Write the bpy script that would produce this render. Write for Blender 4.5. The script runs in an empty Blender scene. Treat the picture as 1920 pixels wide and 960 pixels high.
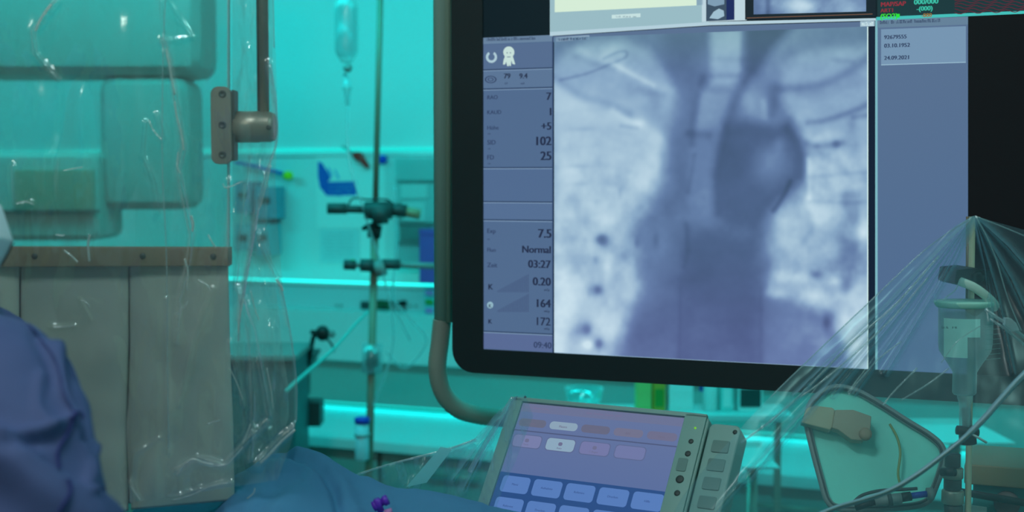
import bpy, bmesh, math, random
import numpy as np
from mathutils import Vector, Matrix, noise as mnoise
from mathutils.bvhtree import BVHTree
random.seed(7); np.random.seed(7)
C = bpy.context.scene.collection
sc = bpy.context.scene
F = 2500.0                     # focal length in pixels of the 1920 wide frame
CAM = Vector((0, 0, 1.5))
PITCH = math.atan((480 - 336) / F)

# ------------------------------------------------------------ camera, world, lights, exposure
cd = bpy.data.cameras.new('camera'); cam = bpy.data.objects.new('camera', cd); C.objects.link(cam)
cam.location = CAM; cam.rotation_euler = (math.pi/2 - PITCH, 0, 0)
cd.sensor_width = 36; cd.lens = F/1920*36; cd.clip_start = .05; cd.clip_end = 60
cd.dof.use_dof = True; cd.dof.focus_distance = 1.85; cd.dof.aperture_fstop = 4.2
sc.camera = cam
sc.view_settings.view_transform = 'Standard'; sc.view_settings.look = 'None'
sc.view_settings.exposure = 0; sc.view_settings.gamma = 1; sc.view_settings.use_curve_mapping = False
w = bpy.data.worlds.new('world'); sc.world = w; w.use_nodes = True
w.node_tree.nodes['Background'].inputs[0].default_value = (.05, .09, .11, 1)
w.node_tree.nodes['Background'].inputs[1].default_value = .5
sc.cycles.transparent_max_bounces = 24

YAW = math.radians(22.1)
WU = Vector((math.cos(YAW), -math.sin(YAW), 0)); WN = Vector((-math.sin(YAW), -math.cos(YAW), 0)); Z = Vector((0, 0, 1))

def ray(px, py):
    x = (px-960)/F; z = (480-py)/F; c, s = math.cos(PITCH), math.sin(PITCH)
    return Vector((x, c + z*s, -s + z*c))
def P(px, py, Y):
    d = ray(px, py); return CAM + d*(Y/d.y)
def proj(p):
    q = Vector(p) - CAM; c, s = math.cos(PITCH), math.sin(PITCH)
    dep = q.y*c - q.z*s; up = q.y*s + q.z*c
    return 960 + F*q.x/dep, 480 - F*up/dep
class Frame:
    def __init__(s, o, u, v, n): s.o, s.u, s.v, s.n = Vector(o), Vector(u).normalized(), Vector(v).normalized(), Vector(n).normalized()
    def pt(s, px, py, off=0):
        d = ray(px, py); t = s.n.dot(s.o + s.n*off - CAM)/s.n.dot(d); return CAM + d*t
    def L(s, px, py):
        q = s.pt(px, py) - s.o; return q.dot(s.u), q.dot(s.v)
    def W(s, a, b, off=0): return s.o + s.u*a + s.v*b + s.n*off
WALL = Frame(P(650, 480, 5.8), WU, Z, WN)
MON = Frame(P(1270, 480, 2.2), WU, Z, WN)
TU = Vector((.872, -.489, 0)).normalized(); TV = Vector((.304, .515, .801)); TV = (TV - TU*TV.dot(TU)).normalized()
TAB = Frame(P(980.8, 755.5, 1.86), TU, TV, TU.cross(TV))

def area(name, loc, target, size, size_y, power, color):
    l = bpy.data.lights.new(name, 'AREA'); l.shape = 'RECTANGLE'; l.size = size; l.size_y = size_y
    l.energy = power; l.color = color
    o = bpy.data.objects.new(name, l); C.objects.link(o); o.location = loc
    o.rotation_euler = (Vector(target) - Vector(loc)).to_track_quat('-Z', 'Y').to_euler()
    return o
TURQ = (.0, .87, .90)
CEIL = 2.95
# turquoise theatre lighting washing the back wall, from the ceiling
for a in (-1.6, .6, 2.8):
    p = WALL.W(a, 0, 2.2); p.z = CEIL - .06
    q = WALL.W(a, 0, 0); q.z = 1.15
    area('turquoise_wash', p, q, 1.8, .5, 46, TURQ)
# dim neutral panels over the table
area('table_light', (-.5, .55, CEIL-.06), (-.4, 1.2, 1.2), .5, .5, 18, (.74, .96, .98))
area('table_light', (1.1, .5, CEIL-.06), (.8, 1.6, 1.0), .5, .5, 11, (.45, .98, .92))
area('table_light', (-1.5, -.4, CEIL-.06), (-.3, 1.4, 1.1), .5, .5, 10, (.92, .95, .82))

# ------------------------------------------------------------ helpers
def lin(c):
    return tuple(((v/255)/12.92 if v/255 <= .04045 else ((v/255+.055)/1.055)**2.4) for v in c)
def mat(name, col, rough=.5, metal=0, spec=.5, noise=0, nscale=20, bump=0, bscale=60, emit=None, estr=1):
    m = bpy.data.materials.new(name); m.use_nodes = True; nt = m.node_tree; b = nt.nodes['Principled BSDF']
    c = lin(col) + (1,)
    b.inputs['Base Color'].default_value = c; b.inputs['Roughness'].default_value = rough
    b.inputs['Metallic'].default_value = metal; b.inputs['Specular IOR Level'].default_value = spec
    tc = nt.nodes.new('ShaderNodeTexCoord')
    if noise:
        n = nt.nodes.new('ShaderNodeTexNoise'); n.inputs['Scale'].default_value = nscale; n.inputs['Detail'].default_value = 6
        r = nt.nodes.new('ShaderNodeMix'); r.data_type = 'RGBA'
        r.inputs[6].default_value = tuple(v*(1-noise) for v in c[:3])+(1,); r.inputs[7].default_value = tuple(min(1, v*(1+noise)) for v in c[:3])+(1,)
        nt.links.new(tc.outputs['Object'], n.inputs['Vector']); nt.links.new(n.outputs['Fac'], r.inputs[0]); nt.links.new(r.outputs[2], b.inputs['Base Color'])
    if bump:
        n = nt.nodes.new('ShaderNodeTexNoise'); n.inputs['Scale'].default_value = bscale; n.inputs['Detail'].default_value = 4
        bm = nt.nodes.new('ShaderNodeBump'); bm.inputs['Strength'].default_value = bump; bm.inputs['Distance'].default_value = .004
        nt.links.new(tc.outputs['Object'], n.inputs['Vector']); nt.links.new(n.outputs['Fac'], bm.inputs['Height']); nt.links.new(bm.outputs[0], b.inputs['Normal'])
    if emit:
        b.inputs['Emission Color'].default_value = lin(emit)+(1,); b.inputs['Emission Strength'].default_value = estr
        b.inputs['Base Color'].default_value = (.01, .01, .012, 1); b.inputs['Roughness'].default_value = .35; b.inputs['Specular IOR Level'].default_value = .15
    return m
_em = {}
def glow(col, s=1):
    k = (tuple(col), s)
    e_ = (col[0]*.96, col[1], col[2]*.94)      # cool white balance of the panel
    if k not in _em: _em[k] = mat('lit_screen_%d' % len(_em), col, emit=e_, estr=s)
    return _em[k]
def film(name, tint=(.95, .99, .99), haze=.05, edge=.6, white=(.75, .85, .86), rough=.14, power=2.0, bump=.15, bscale=45, gloss=.55):
    m = bpy.data.materials.new(name); m.use_nodes = True; nt = m.node_tree; nt.nodes.clear(); N = nt.nodes.new; K = nt.links.new
    out = N('ShaderNodeOutputMaterial'); tr = N('ShaderNodeBsdfTransparent'); tr.inputs[0].default_value = tint+(1,)
    gl = N('ShaderNodeBsdfGlossy'); gl.inputs['Roughness'].default_value = rough; gl.inputs[0].default_value = (.95, .97, .97, 1)
    df = N('ShaderNodeBsdfDiffuse'); df.inputs[0].default_value = white+(1,)
    tl = N('ShaderNodeBsdfTranslucent'); tl.inputs[0].default_value = white+(1,)
    m1 = N('ShaderNodeMixShader'); m1.inputs[0].default_value = .55; K(df.outputs[0], m1.inputs[1]); K(tl.outputs[0], m1.inputs[2])
    m2 = N('ShaderNodeMixShader'); m2.inputs[0].default_value = gloss; K(m1.outputs[0], m2.inputs[1]); K(gl.outputs[0], m2.inputs[2])
    lw = N('ShaderNodeLayerWeight'); lw.inputs[0].default_value = .5
    pw = N('ShaderNodeMath'); pw.operation = 'POWER'; pw.inputs[1].default_value = power; K(lw.outputs['Facing'], pw.inputs[0])
    ma = N('ShaderNodeMath'); ma.operation = 'MULTIPLY_ADD'; ma.use_clamp = True; ma.inputs[1].default_value = edge; ma.inputs[2].default_value = haze; K(pw.outputs[0], ma.inputs[0])
    m3 = N('ShaderNodeMixShader'); K(ma.outputs[0], m3.inputs[0]); K(tr.outputs[0], m3.inputs[1]); K(m2.outputs[0], m3.inputs[2]); K(m3.outputs[0], out.inputs[0])
    tc = N('ShaderNodeTexCoord'); n = N('ShaderNodeTexNoise'); n.inputs['Scale'].default_value = bscale; n.inputs['Detail'].default_value = 3; K(tc.outputs['Object'], n.inputs['Vector'])
    bm = N('ShaderNodeBump'); bm.inputs['Strength'].default_value = bump; bm.inputs['Distance'].default_value = .01; K(n.outputs['Fac'], bm.inputs['Height'])
    for s in (gl, lw): K(bm.outputs[0], s.inputs['Normal'])
    return m

POS = {}
def link(o, parent, world):
    C.objects.link(o); POS[o.name] = Vector(world)
    if parent is not None:
        o.parent = parent; o.location = Vector(world) - POS[parent.name]
    else: o.location = world
    return o
def tag(o, label=None, cat=None, group=None, kind=None):
    if label: o['label'] = label
    if cat: o['category'] = cat
    if group: o['group'] = group
    if kind: o['kind'] = kind
    return o
def thing(name, loc, label, cat, group=None):
    return tag(link(bpy.data.objects.new(name, None), None, loc), label, cat, group)
class MB:
    def __init__(s): s.v, s.f = [], []
    def add(s, vs, fs):
        k = len(s.v); s.v += [tuple(x) for x in vs]; s.f += [tuple(i+k for i in f) for f in fs]; return s
    def hexa(s, a, b):           # two quads, front and back, same winding
        return s.add(list(a)+list(b), [(0,1,2,3), (7,6,5,4), (0,4,5,1), (1,5,6,2), (2,6,7,3), (3,7,4,0)])
    def box(s, x0, x1, y0, y1, z0, z1):
        return s.hexa([(x0,y0,z0), (x1,y0,z0), (x1,y0,z1), (x0,y0,z1)], [(x0,y1,z0), (x1,y1,z0), (x1,y1,z1), (x0,y1,z1)])
    def fbox(s, fr, a0, a1, b0, b1, o0, o1):   # box in a frame's own metres; o1 is nearer the viewer
        q = lambda o: [fr.W(a0,b0,o), fr.W(a1,b0,o), fr.W(a1,b1,o), fr.W(a0,b1,o)]
        return s.hexa(q(o1), q(o0))
    def prism(s, front, vec):
        n = len(front); back = [Vector(p)+Vector(vec) for p in front]
        return s.add(list(front)+back, [tuple(range(n)), tuple(range(2*n-1, n-1, -1))] + [(i, i+n, (i+1) % n+n, (i+1) % n) for i in range(n)])
    def fpoly(s, fr, pix, off=0, th=.004):
        return s.prism([fr.pt(x, y, off) for x, y in pix], -fr.n*th)
    def tube(s, pts, r, seg=12, cap=True, flat=1.0):
        pts = [Vector(p) for p in pts]; n = len(pts); rs = r if isinstance(r, (list, tuple)) else [r]*n
        prev = None; vs = []
        for i, p in enumerate(pts):
            t = (pts[min(i+1, n-1)] - pts[max(i-1, 0)]).normalized()
            a = prev - t*prev.dot(t) if prev is not None else (Vector((0, 0, 1)) if abs(t.z) < .9 else Vector((1, 0, 0)))
            a = (a - t*a.dot(t)).normalized(); prev = a; b = t.cross(a)
            for k in range(seg):
                an = 2*math.pi*k/seg; vs.append(p + (a*math.cos(an) + b*math.sin(an)*flat)*rs[i])
        fs = [(i*seg+k, i*seg+(k+1) % seg, (i+1)*seg+(k+1) % seg, (i+1)*seg+k) for i in range(n-1) for k in range(seg)]
        if cap: fs += [tuple(range(seg-1, -1, -1)), tuple(range((n-1)*seg, n*seg))]
        return s.add(vs, fs)
    def lathe(s, base, axis, prof, seg=24, sx=1.0):
        base = Vector(base); t = Vector(axis).normalized(); a = t.orthogonal().normalized()
        if abs(t.z) > .9: a = (Vector((1, 0, 0)) - t*t.x).normalized()
        b = t.cross(a); vs = [base + t*h + (a*math.cos(2*math.pi*k/seg) + b*math.sin(2*math.pi*k/seg)*sx)*max(r, 1e-5) for r, h in prof for k in range(seg)]
        n = len(prof); fs = [(i*seg+k, i*seg+(k+1) % seg, (i+1)*seg+(k+1) % seg, (i+1)*seg+k) for i in range(n-1) for k in range(seg)]
        return s.add(vs, fs + [tuple(range(seg-1, -1, -1)), tuple(range((n-1)*seg, n*seg))])
    def ball(s, c, r, seg=12, sc=(1, 1, 1)):
        c = Vector(c); vs = []; rings = seg//2
        for i in range(1, rings):
            th = math.pi*i/rings
            for k in range(seg): ph = 2*math.pi*k/seg; vs.append(c + Vector((math.sin(th)*math.cos(ph)*sc[0], math.sin(th)*math.sin(ph)*sc[1], math.cos(th)*sc[2]))*r)
        m = len(vs); vs += [c+Vector((0, 0, r*sc[2])), c-Vector((0, 0, r*sc[2]))]
        fs = [(i*seg+k, (i+1)*seg+k, (i+1)*seg+(k+1) % seg, i*seg+(k+1) % seg) for i in range(rings-2) for k in range(seg)]
        fs += [(m, k, (k+1) % seg) for k in range(seg)] + [(m+1, (rings-2)*seg+(k+1) % seg, (rings-2)*seg+k) for k in range(seg)]
        return s.add(vs, fs)
    def chain(s, pts, rs, seg=16):
        for i, (p, r) in enumerate(zip(pts, rs)): s.ball(p, r, seg)
        for i in range(len(pts)-1): s.tube([pts[i], pts[i+1]], [rs[i]*.995, rs[i+1]*.995], seg)
        return s
def obj(name, mb, m, parent=None, smooth=False, bevel=0, angle=35):
    if isinstance(mb, MB): vs, fs = mb.v, mb.f
    else: vs, fs = mb
    V = np.array([tuple(v) for v in vs], dtype=float)
    lo, hi = V.min(0), V.max(0); c = Vector(((lo[0]+hi[0])/2, (lo[1]+hi[1])/2, lo[2])); V = V - np.array(c)
    me = bpy.data.meshes.new(name); me.from_pydata(V.tolist(), [], fs); me.update()
    b = bmesh.new(); b.from_mesh(me)
    if bevel:
        bmesh.ops.recalc_face_normals(b, faces=b.faces)
        es = [e for e in b.edges if len(e.link_faces) == 2 and e.calc_face_angle(0) > .6]
        bmesh.ops.bevel(b, geom=es, offset=bevel, segments=3, affect='EDGES', profile=.6)
    elif len(fs) < 60000 and smooth != 'film': bmesh.ops.recalc_face_normals(b, faces=b.faces)
    b.to_mesh(me); b.free()
    if smooth or bevel:
        me.polygons.foreach_set('use_smooth', [True]*len(me.polygons))
        if smooth is not True or bevel: 
            if smooth != 'film': me.set_sharp_from_angle(angle=math.radians(angle))
    me.materials.append(m)
    return link(bpy.data.objects.new(name, me), parent, c)
def copy_tree(o, world, parent=None, **tags):
    c = o.copy(); c.location = (0, 0, 0)
    for k in ('label', 'category', 'group'):
        if k in tags: c[k] = tags[k]
    link(c, parent, world)
    for ch in list(o.children): copy_tree(ch, Vector(world) + ch.location, c)
    return c
def spline(pts, n=8):
    pts = [Vector(p) for p in pts]; out = []
    for i in range(len(pts)-1):
        p0, p1, p2, p3 = pts[max(i-1, 0)], pts[i], pts[i+1], pts[min(i+2, len(pts)-1)]
        for k in range(n):
            t = k/n; out.append(.5*((2*p1) + (p2-p0)*t + (2*p0-5*p1+4*p2-p3)*t*t + (3*p1-p0-3*p2+p3)*t**3))
    return out + [pts[-1]]
def rrect(x0, y0, x1, y1, r, n=5):
    out = []
    for cx, cy, a0 in ((x1-r, y1-r, 0), (x0+r, y1-r, 90), (x0+r, y0+r, 180), (x1-r, y0+r, 270)):
        for k in range(n+1): a = math.radians(a0+90*k/n); out.append((cx+r*math.cos(a), cy+r*math.sin(a)))
    return out
_tx = {}
def text_mesh(s):
    if s not in _tx:
        cu = bpy.data.curves.new('glyphs', 'FONT'); cu.body = s; cu.resolution_u = 3
        o = bpy.data.objects.new('glyphs', cu); me = bpy.data.meshes.new_from_object(o)
        vs = [v.co.copy() for v in me.vertices]; fs = [tuple(p.vertices) for p in me.polygons]
        x0 = min(v.x for v in vs); x1 = max(v.x for v in vs)
        _tx[s] = ([(v.x-x0, v.y) for v in vs], fs, x1-x0)
        bpy.data.objects.remove(o); bpy.data.curves.remove(cu); bpy.data.meshes.remove(me)
    return _tx[s]
def text(name, s, fr, px, py, h, m, parent, align='L', off=.0012, sx=1.0, bold=False):
    """flat lettering; px,py = baseline start (or end) as seen, h = cap height in metres"""
    vs, fs, wd = text_mesh(s); k = h/.69; a, b = fr.L(px, py)
    if align == 'R': a -= wd*k*sx
    if align == 'C': a -= wd*k*sx/2
    mb = MB()
    for dx in ((0, .06*h, .12*h) if bold else (0, .06*h)):
        mb.add([fr.W(a+dx+x*k*sx, b+y*k, off+dx*.02) for x, y in vs], fs)
    return obj(name, mb, m, parent)
def marks(name, fr, px, py, wpx, hpx, m, parent, seed=0, off=.0012, slope=.0):
    """small lettering too unsharp to read: a run of letter sized strokes"""
    r = random.Random(seed); mb = MB(); x = px
    while x < px+wpx:
        cw = hpx*r.uniform(.35, .7)
        if r.random() < .14: x += cw; continue
        top = hpx*r.choice((.7, .7, 1)); y = py + (x-px)*slope
        q = lambda x0, y0, x1, y1: mb.add([fr.pt(x0, y1, off), fr.pt(x1, y1, off), fr.pt(x1, y0, off), fr.pt(x0, y0, off)], [(0, 1, 2, 3)])
        q(x, y-top, x+cw*.28, y)
        k = r.random()
        if k < .6: q(x+cw*.5, y-top, x+cw*.75, y)
        if k < .8: q(x+cw*.28, y-top, x+cw*.6, y-top*.75)
        if k > .3: q(x+cw*.28, y-top*.2, x+cw*.6, y)
        x += cw
    return obj(name, mb, m, parent)
def evaluated(mb, mods):
    me = bpy.data.meshes.new('work'); me.from_pydata([tuple(v) for v in mb.v], [], mb.f); me.update()
    b = bmesh.new(); b.from_mesh(me); bmesh.ops.recalc_face_normals(b, faces=b.faces); b.to_mesh(me); b.free()
    o = bpy.data.objects.new('work', me); C.objects.link(o); mods(o)
    bpy.context.view_layer.update()
    ev = o.evaluated_get(bpy.context.evaluated_depsgraph_get()).to_mesh()
    V = np.zeros(len(ev.vertices)*3); ev.vertices.foreach_get('co', V); N = np.zeros(len(V)); ev.vertices.foreach_get('normal', N)
    fs = [tuple(p.vertices) for p in ev.polygons]
    bpy.data.objects.remove(o); bpy.data.meshes.remove(me)
    return V.reshape(-1, 3), N.reshape(-1, 3), fs
def union(mb, voxel, smooth=4):
    def mods(o):
        r = o.modifiers.new('r', 'REMESH'); r.mode = 'VOXEL'; r.voxel_size = voxel
        s = o.modifiers.new('s', 'SMOOTH'); s.factor = .5; s.iterations = smooth
    return evaluated(mb, mods)
# ---- numpy painting / distance helpers (pixel coordinates)
def seg_dist(X, Y, pts, closed=False):
    D = np.full(X.shape, 1e9); S = np.zeros(X.shape); n = len(pts)
    for i in range(n if closed else n-1):
        (x0, y0), (x1, y1) = pts[i], pts[(i+1) % n]; dx, dy = x1-x0, y1-y0; l = dx*dx+dy*dy+1e-9
        t = np.clip(((X-x0)*dx+(Y-y0)*dy)/l, 0, 1); d = np.hypot(X-x0-t*dx, Y-y0-t*dy)
        S = np.where(d < D, np.sign((X-x0)*dy-(Y-y0)*dx), S); D = np.minimum(D, d)
    return D, S
def inside(X, Y, pts):
    c = np.zeros(X.shape, bool); n = len(pts)
    for i in range(n):
        (x0, y0), (x1, y1) = pts[i], pts[(i+1) % n]
        if y0 == y1: continue
        c ^= ((y0 > Y) != (y1 > Y)) & (X < (x1-x0)*(Y-y0)/(y1-y0)+x0)
    return c
def vnoise(X, Y, scale, seed=0, octaves=4):
    out = np.zeros(X.shape); amp = 1; tot = 0; rng = np.random.RandomState(seed)
    for o in range(octaves):
        g = rng.rand(128, 128); x = X/scale; y = Y/scale; xi = np.floor(x).astype(int); yi = np.floor(y).astype(int)
        fx = x-xi; fy = y-yi; fx = fx*fx*(3-2*fx); fy = fy*fy*(3-2*fy); G = lambda a, b: g[a % 128, b % 128]
        out += amp*((G(xi, yi)*(1-fx)+G(xi+1, yi)*fx)*(1-fy)+(G(xi, yi+1)*(1-fx)+G(xi+1, yi+1)*fx)*fy)
        tot += amp; amp *= .5; scale = scale/2.03
    return out/tot*2-1
def smooth01(t): t = np.clip(t, 0, 1); return t*t*(3-2*t)
def lerp_poly(pts, t):
    """point on polyline by even parameter of y-order"""
    n = len(pts)-1; k = min(int(t*n), n-1); f = t*n-k
    return (pts[k][0]*(1-f)+pts[k+1][0]*f, pts[k][1]*(1-f)+pts[k+1][1]*f)
def sheet(name, left, right, yfun, m, nu=120, nv=160, folds=(), parent=None, amp=.004, nscale=60, seed=1, stretch=2.5, vsharp=0, ys=1.0):
    """thin crumpled film hung between two outlines; yfun(px,py) is its distance"""
    L = np.array([lerp_poly(left, j/nv) for j in range(nv+1)]); R = np.array([lerp_poly(right, j/nv) for j in range(nv+1)])
    s = np.linspace(0, 1, nu+1)[None, :]
    X = L[:, :1]*(1-s)+R[:, :1]*s; Y = L[:, 1:]*(1-s)+R[:, 1:]*s
    D = yfun(X, Y) + amp*vnoise(X*stretch+900, Y*ys+900, nscale, seed, 3)
    if vsharp:    # sharp creases: ridged noise
        D = D + vsharp*(1-np.abs(vnoise(X*stretch+333, Y*.8*ys+777, nscale*1.4, seed+5, 2))*2.2)
    for pts, a, wd in folds:
        d, _ = seg_dist(X, Y, pts); D = D - a*np.exp(-(d/wd))
    vs = [P(X[j, i], Y[j, i], D[j, i]) for j in range(nv+1) for i in range(nu+1)]
    fs = [(j*(nu+1)+i, j*(nu+1)+i+1, (j+1)*(nu+1)+i+1, (j+1)*(nu+1)+i) for j in range(nv) for i in range(nu)]
    return obj(name, (vs, fs), m, parent, smooth='film')

# ------------------------------------------------------------ materials
M = {}
M['wall'] = mat('painted_wall', (225, 228, 226), .6, noise=.03, nscale=3)
M['floor'] = mat('floor_vinyl', (120, 150, 150), .3, noise=.08)
M['bezel'] = mat('bezel_black_plastic', (44, 50, 54), .45, spec=.35)
M['steel'] = mat('brushed_steel', (176, 164, 150), .38, .6, noise=.06, nscale=90)
M['steel_dark'] = mat('dark_steel', (90, 92, 90), .4, .5)
M['bgsteel'] = mat('pole_steel', (150, 130, 112), .5, .25)
M['vinyl'] = mat('beige_lead_vinyl', (196, 202, 190), .42, noise=.05, nscale=6, bump=.1, bscale=14)
M['vinyl_dark'] = mat('beige_rail_vinyl', (150, 130, 106), .5, noise=.06, nscale=9)
M['gown'] = mat('blue_gown_fabric', (78, 88, 138), .75, noise=.08, nscale=16, bump=.12, bscale=900)
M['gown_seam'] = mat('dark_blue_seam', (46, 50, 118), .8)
M['drape'] = mat('blue_drape_fabric', (78, 134, 178), .8, noise=.07, nscale=12, bump=.1, bscale=700)
M['black'] = mat('black_plastic', (24, 28, 28), .45)
M['darkgrey'] = mat('dark_grey_plastic', (60, 68, 68), .5)
M['cream'] = mat('cream_plastic', (186, 180, 150), .5, noise=.03)
M['housing'] = mat('grey_green_housing', (142, 172, 166), .45, noise=.04)
M['housing2'] = mat('grey_housing_button', (110, 138, 134), .5)
M['hose'] = mat('ribbed_grey_hose', (170, 172, 160), .5)
M['white'] = mat('white_plastic', (225, 228, 225), .4)
M['paper'] = mat('white_paper', (235, 238, 235), .8)
M['blue'] = mat('blue_print', (24, 90, 190), .7)
M['bluecap'] = mat('blue_plastic', (20, 60, 190), .4)
M['red'] = mat('red_plastic', (225, 40, 30), .4)
M['yellow'] = mat('yellow_plastic', (225, 225, 20), .4)
M['purple'] = mat('purple_box_card', (140, 85, 170), .6)
M['violet'] = mat('violet_plastic', (110, 50, 190), .35)
M['pink'] = mat('pink_label', (200, 130, 190), .6)
M['green'] = mat('green_plastic', (60, 150, 60), .5)
M['olive'] = mat('olive_card', (190, 205, 120), .6)
M['greencloth'] = mat('green_cloth', (140, 245, 228), .7, noise=.06, nscale=10)
M['cabinet'] = mat('cabinet_laminate', (150, 160, 155), .5, noise=.04)
M['counter'] = mat('counter_laminate', (215, 222, 220), .35)
M['grey'] = mat('grey_plastic', (140, 146, 144), .5, noise=.04)
M['tan'] = mat('tan_plastic', (165, 140, 110), .5)
M['skin'] = mat('skin', (205, 160, 135), .55, noise=.05, nscale=30)
M['maskm'] = mat('white_mask_fabric', (238, 238, 246), .8, noise=.03)
M['cap'] = mat('blue_cap_fabric', (90, 130, 180), .8)
M['trouser'] = mat('scrub_trouser_fabric', (60, 110, 130), .8)
M['eye'] = mat('eye_white', (230, 230, 225), .2)
M['glove'] = mat('glove_latex', (225, 215, 190), .4)
M['semi'] = film('semi_clear_bottle', (.88, .94, .94), haze=.34, edge=.4, white=(.8, .9, .88), rough=.25, power=1.5, bump=0, gloss=.2)
M['semi2'] = film('clear_tubing', (.85, .92, .92), haze=.35, edge=.5, white=(.85, .92, .95), rough=.2, power=1.3, bump=0, gloss=.25)
M['fluid'] = film('clear_fluid', (.80, .84, .86), haze=.22, edge=.2, white=(.7, .72, .75), rough=.3, bump=0)
M['bag'] = film('clear_bag_film', (.975, .985, .98), haze=.20, edge=.9, white=(1.0, .86, .84), rough=.13, power=2.0, bump=.10, bscale=24)
M['bag2'] = film('clear_drape_film', (.90, .98, .98), haze=.185, edge=.75, white=(.46, .72, .84), rough=.3, power=1.6, bump=.06, bscale=16, gloss=.22)
M['acrylic'] = film('acrylic_pane', (.90, .93, .92), haze=.05, edge=.3, white=(.7, .7, .68), rough=.06, bump=0)
M['glassdoor'] = film('cabinet_glass', (.9, .95, .95), haze=.05, edge=.3, rough=.05, bump=0)
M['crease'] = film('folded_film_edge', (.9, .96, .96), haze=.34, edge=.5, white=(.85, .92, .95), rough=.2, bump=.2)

# ------------------------------------------------------------ the room
def fb(a0, a1, b0, b1, o0, o1): return MB().fbox(WALL, a0, a1, b0, b1, o0, o1)
H = WALL.o.z
tag(obj('wall_back', fb(-4, 4.6, -H, CEIL-H, -.12, 0), M['wall']), kind='structure')
tag(obj('wall_left', fb(-4.12, -4, -H, CEIL-H, 0, 8.2), M['wall']), kind='structure')
tag(obj('wall_right', fb(4.6, 4.72, -H, CEIL-H, 0, 8.2), M['wall']), kind='structure')
tag(obj('wall_front', fb(-4, 4.6, -H, CEIL-H, 8.2, 8.32), M['wall']), kind='structure')
tag(obj('floor', fb(-4.12, 4.72, -H-.1, -H, -.12, 8.32), M['floor']), kind='structure')
tag(obj('ceiling', fb(-4.12, 4.72, CEIL-H, CEIL-H+.1, -.12, 8.32), M['wall']), kind='structure')
def wall_line(py0, py1, px=650): return WALL.L(px, py0)[1], WALL.L(px, py1)[1]
# thin lit ledge across the wall
b1, b0 = wall_line(278, 287)
tag(obj('trim_1', fb(-4, 4.6, b0-.012, b0+.004, 0, .012), M['wall']), kind='structure')
led = tag(thing('light_strip', WALL.W(.2, b0, .02), 'long turquoise glowing strip light on the back wall ledge', 'strip light'))
obj('diffuser', fb(-3.9, 4.5, b0+.006, b1, .004, .014), mat('turquoise_led', (30, 235, 222), emit=(28, 228, 218), estr=1.05), led)
obj('channel', fb(-3.9, 4.5, b0+.004, b0+.0055, .002, .012), M['white'], led)
# service duct with sockets
t1, t0 = wall_line(533, 655)
duct = tag(obj('trim_2', fb(-4, 4.6, t0, t1, 0, .09), mat('duct_front', (196, 208, 210), .5)), kind='structure')
tag(obj('trim_3', fb(-4, 4.6, t1, t1+.006, 0, .10), M['white']), kind='structure')
up = thing('duct_fill_strip', WALL.W(.2, t1+.01, .06), 'added turquoise fill strip along the top of the service duct', 'strip light')  # added glowing strip that brightens the wall just above the duct
obj('channel', fb(-3.9, 4.5, t1+.006, t1+.012, .045, .085), M['white'], up)
obj('diffuser', fb(-3.9, 4.5, t1+.012, t1+.017, .05, .08), mat('turquoise_fill_low', (30, 235, 222), emit=(28, 228, 218), estr=2.6), up)
# ceiling luminaires
def luminaire(loc, sx, sy, rz, col, label, grp):
    t = thing('ceiling_light', loc, label, 'ceiling light', grp)
    x, y, z = loc; c, s = math.cos(rz), math.sin(rz)
    R = lambda a, b, zz: (x+a*c-b*s, y+a*s+b*c, zz)
    m = MB()
    for a0, a1, q0, q1 in ((-sx-.03, sx+.03, -sy-.03, -sy), (-sx-.03, sx+.03, sy, sy+.03), (-sx-.03, -sx, -sy, sy), (sx, sx+.03, -sy, sy)):
        m.hexa([R(a0, q0, z), R(a1, q0, z), R(a1, q1, z), R(a0, q1, z)], [R(a0, q0, z-.05), R(a1, q0, z-.05), R(a1, q1, z-.05), R(a0, q1, z-.05)])
    obj('frame', m, M['white'], t)
    obj('diffuser', MB().hexa([R(-sx, -sy, z-.02), R(sx, -sy, z-.02), R(sx, sy, z-.02), R(-sx, sy, z-.02)], [R(-sx, -sy, z-.035), R(sx, -sy, z-.035), R(sx, sy, z-.035), R(-sx, sy, z-.035)]), col, t)
for a, wd_ in ((-1.6, 'leftmost'), (.6, 'middle'), (2.8, 'rightmost')):
    p = WALL.W(a, 0, 2.2); luminaire((p.x, p.y, CEIL), .9, .25, -YAW, glow((40, 230, 220), 1.0), wd_+' of three long turquoise ceiling lights facing the back wall', 'turquoise ceiling lights')
for p in ((-.5, .55, 'right above the gowned person'), (1.1, .5, 'above the injector side'), (-1.5, -.4, 'furthest back, behind the camera')):
    luminaire((p[0], p[1], CEIL), .27, .27, 0, glow((215, 230, 240), 1.0), 'square dimmed ceiling light '+p[2], 'dimmed ceiling lights')

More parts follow.
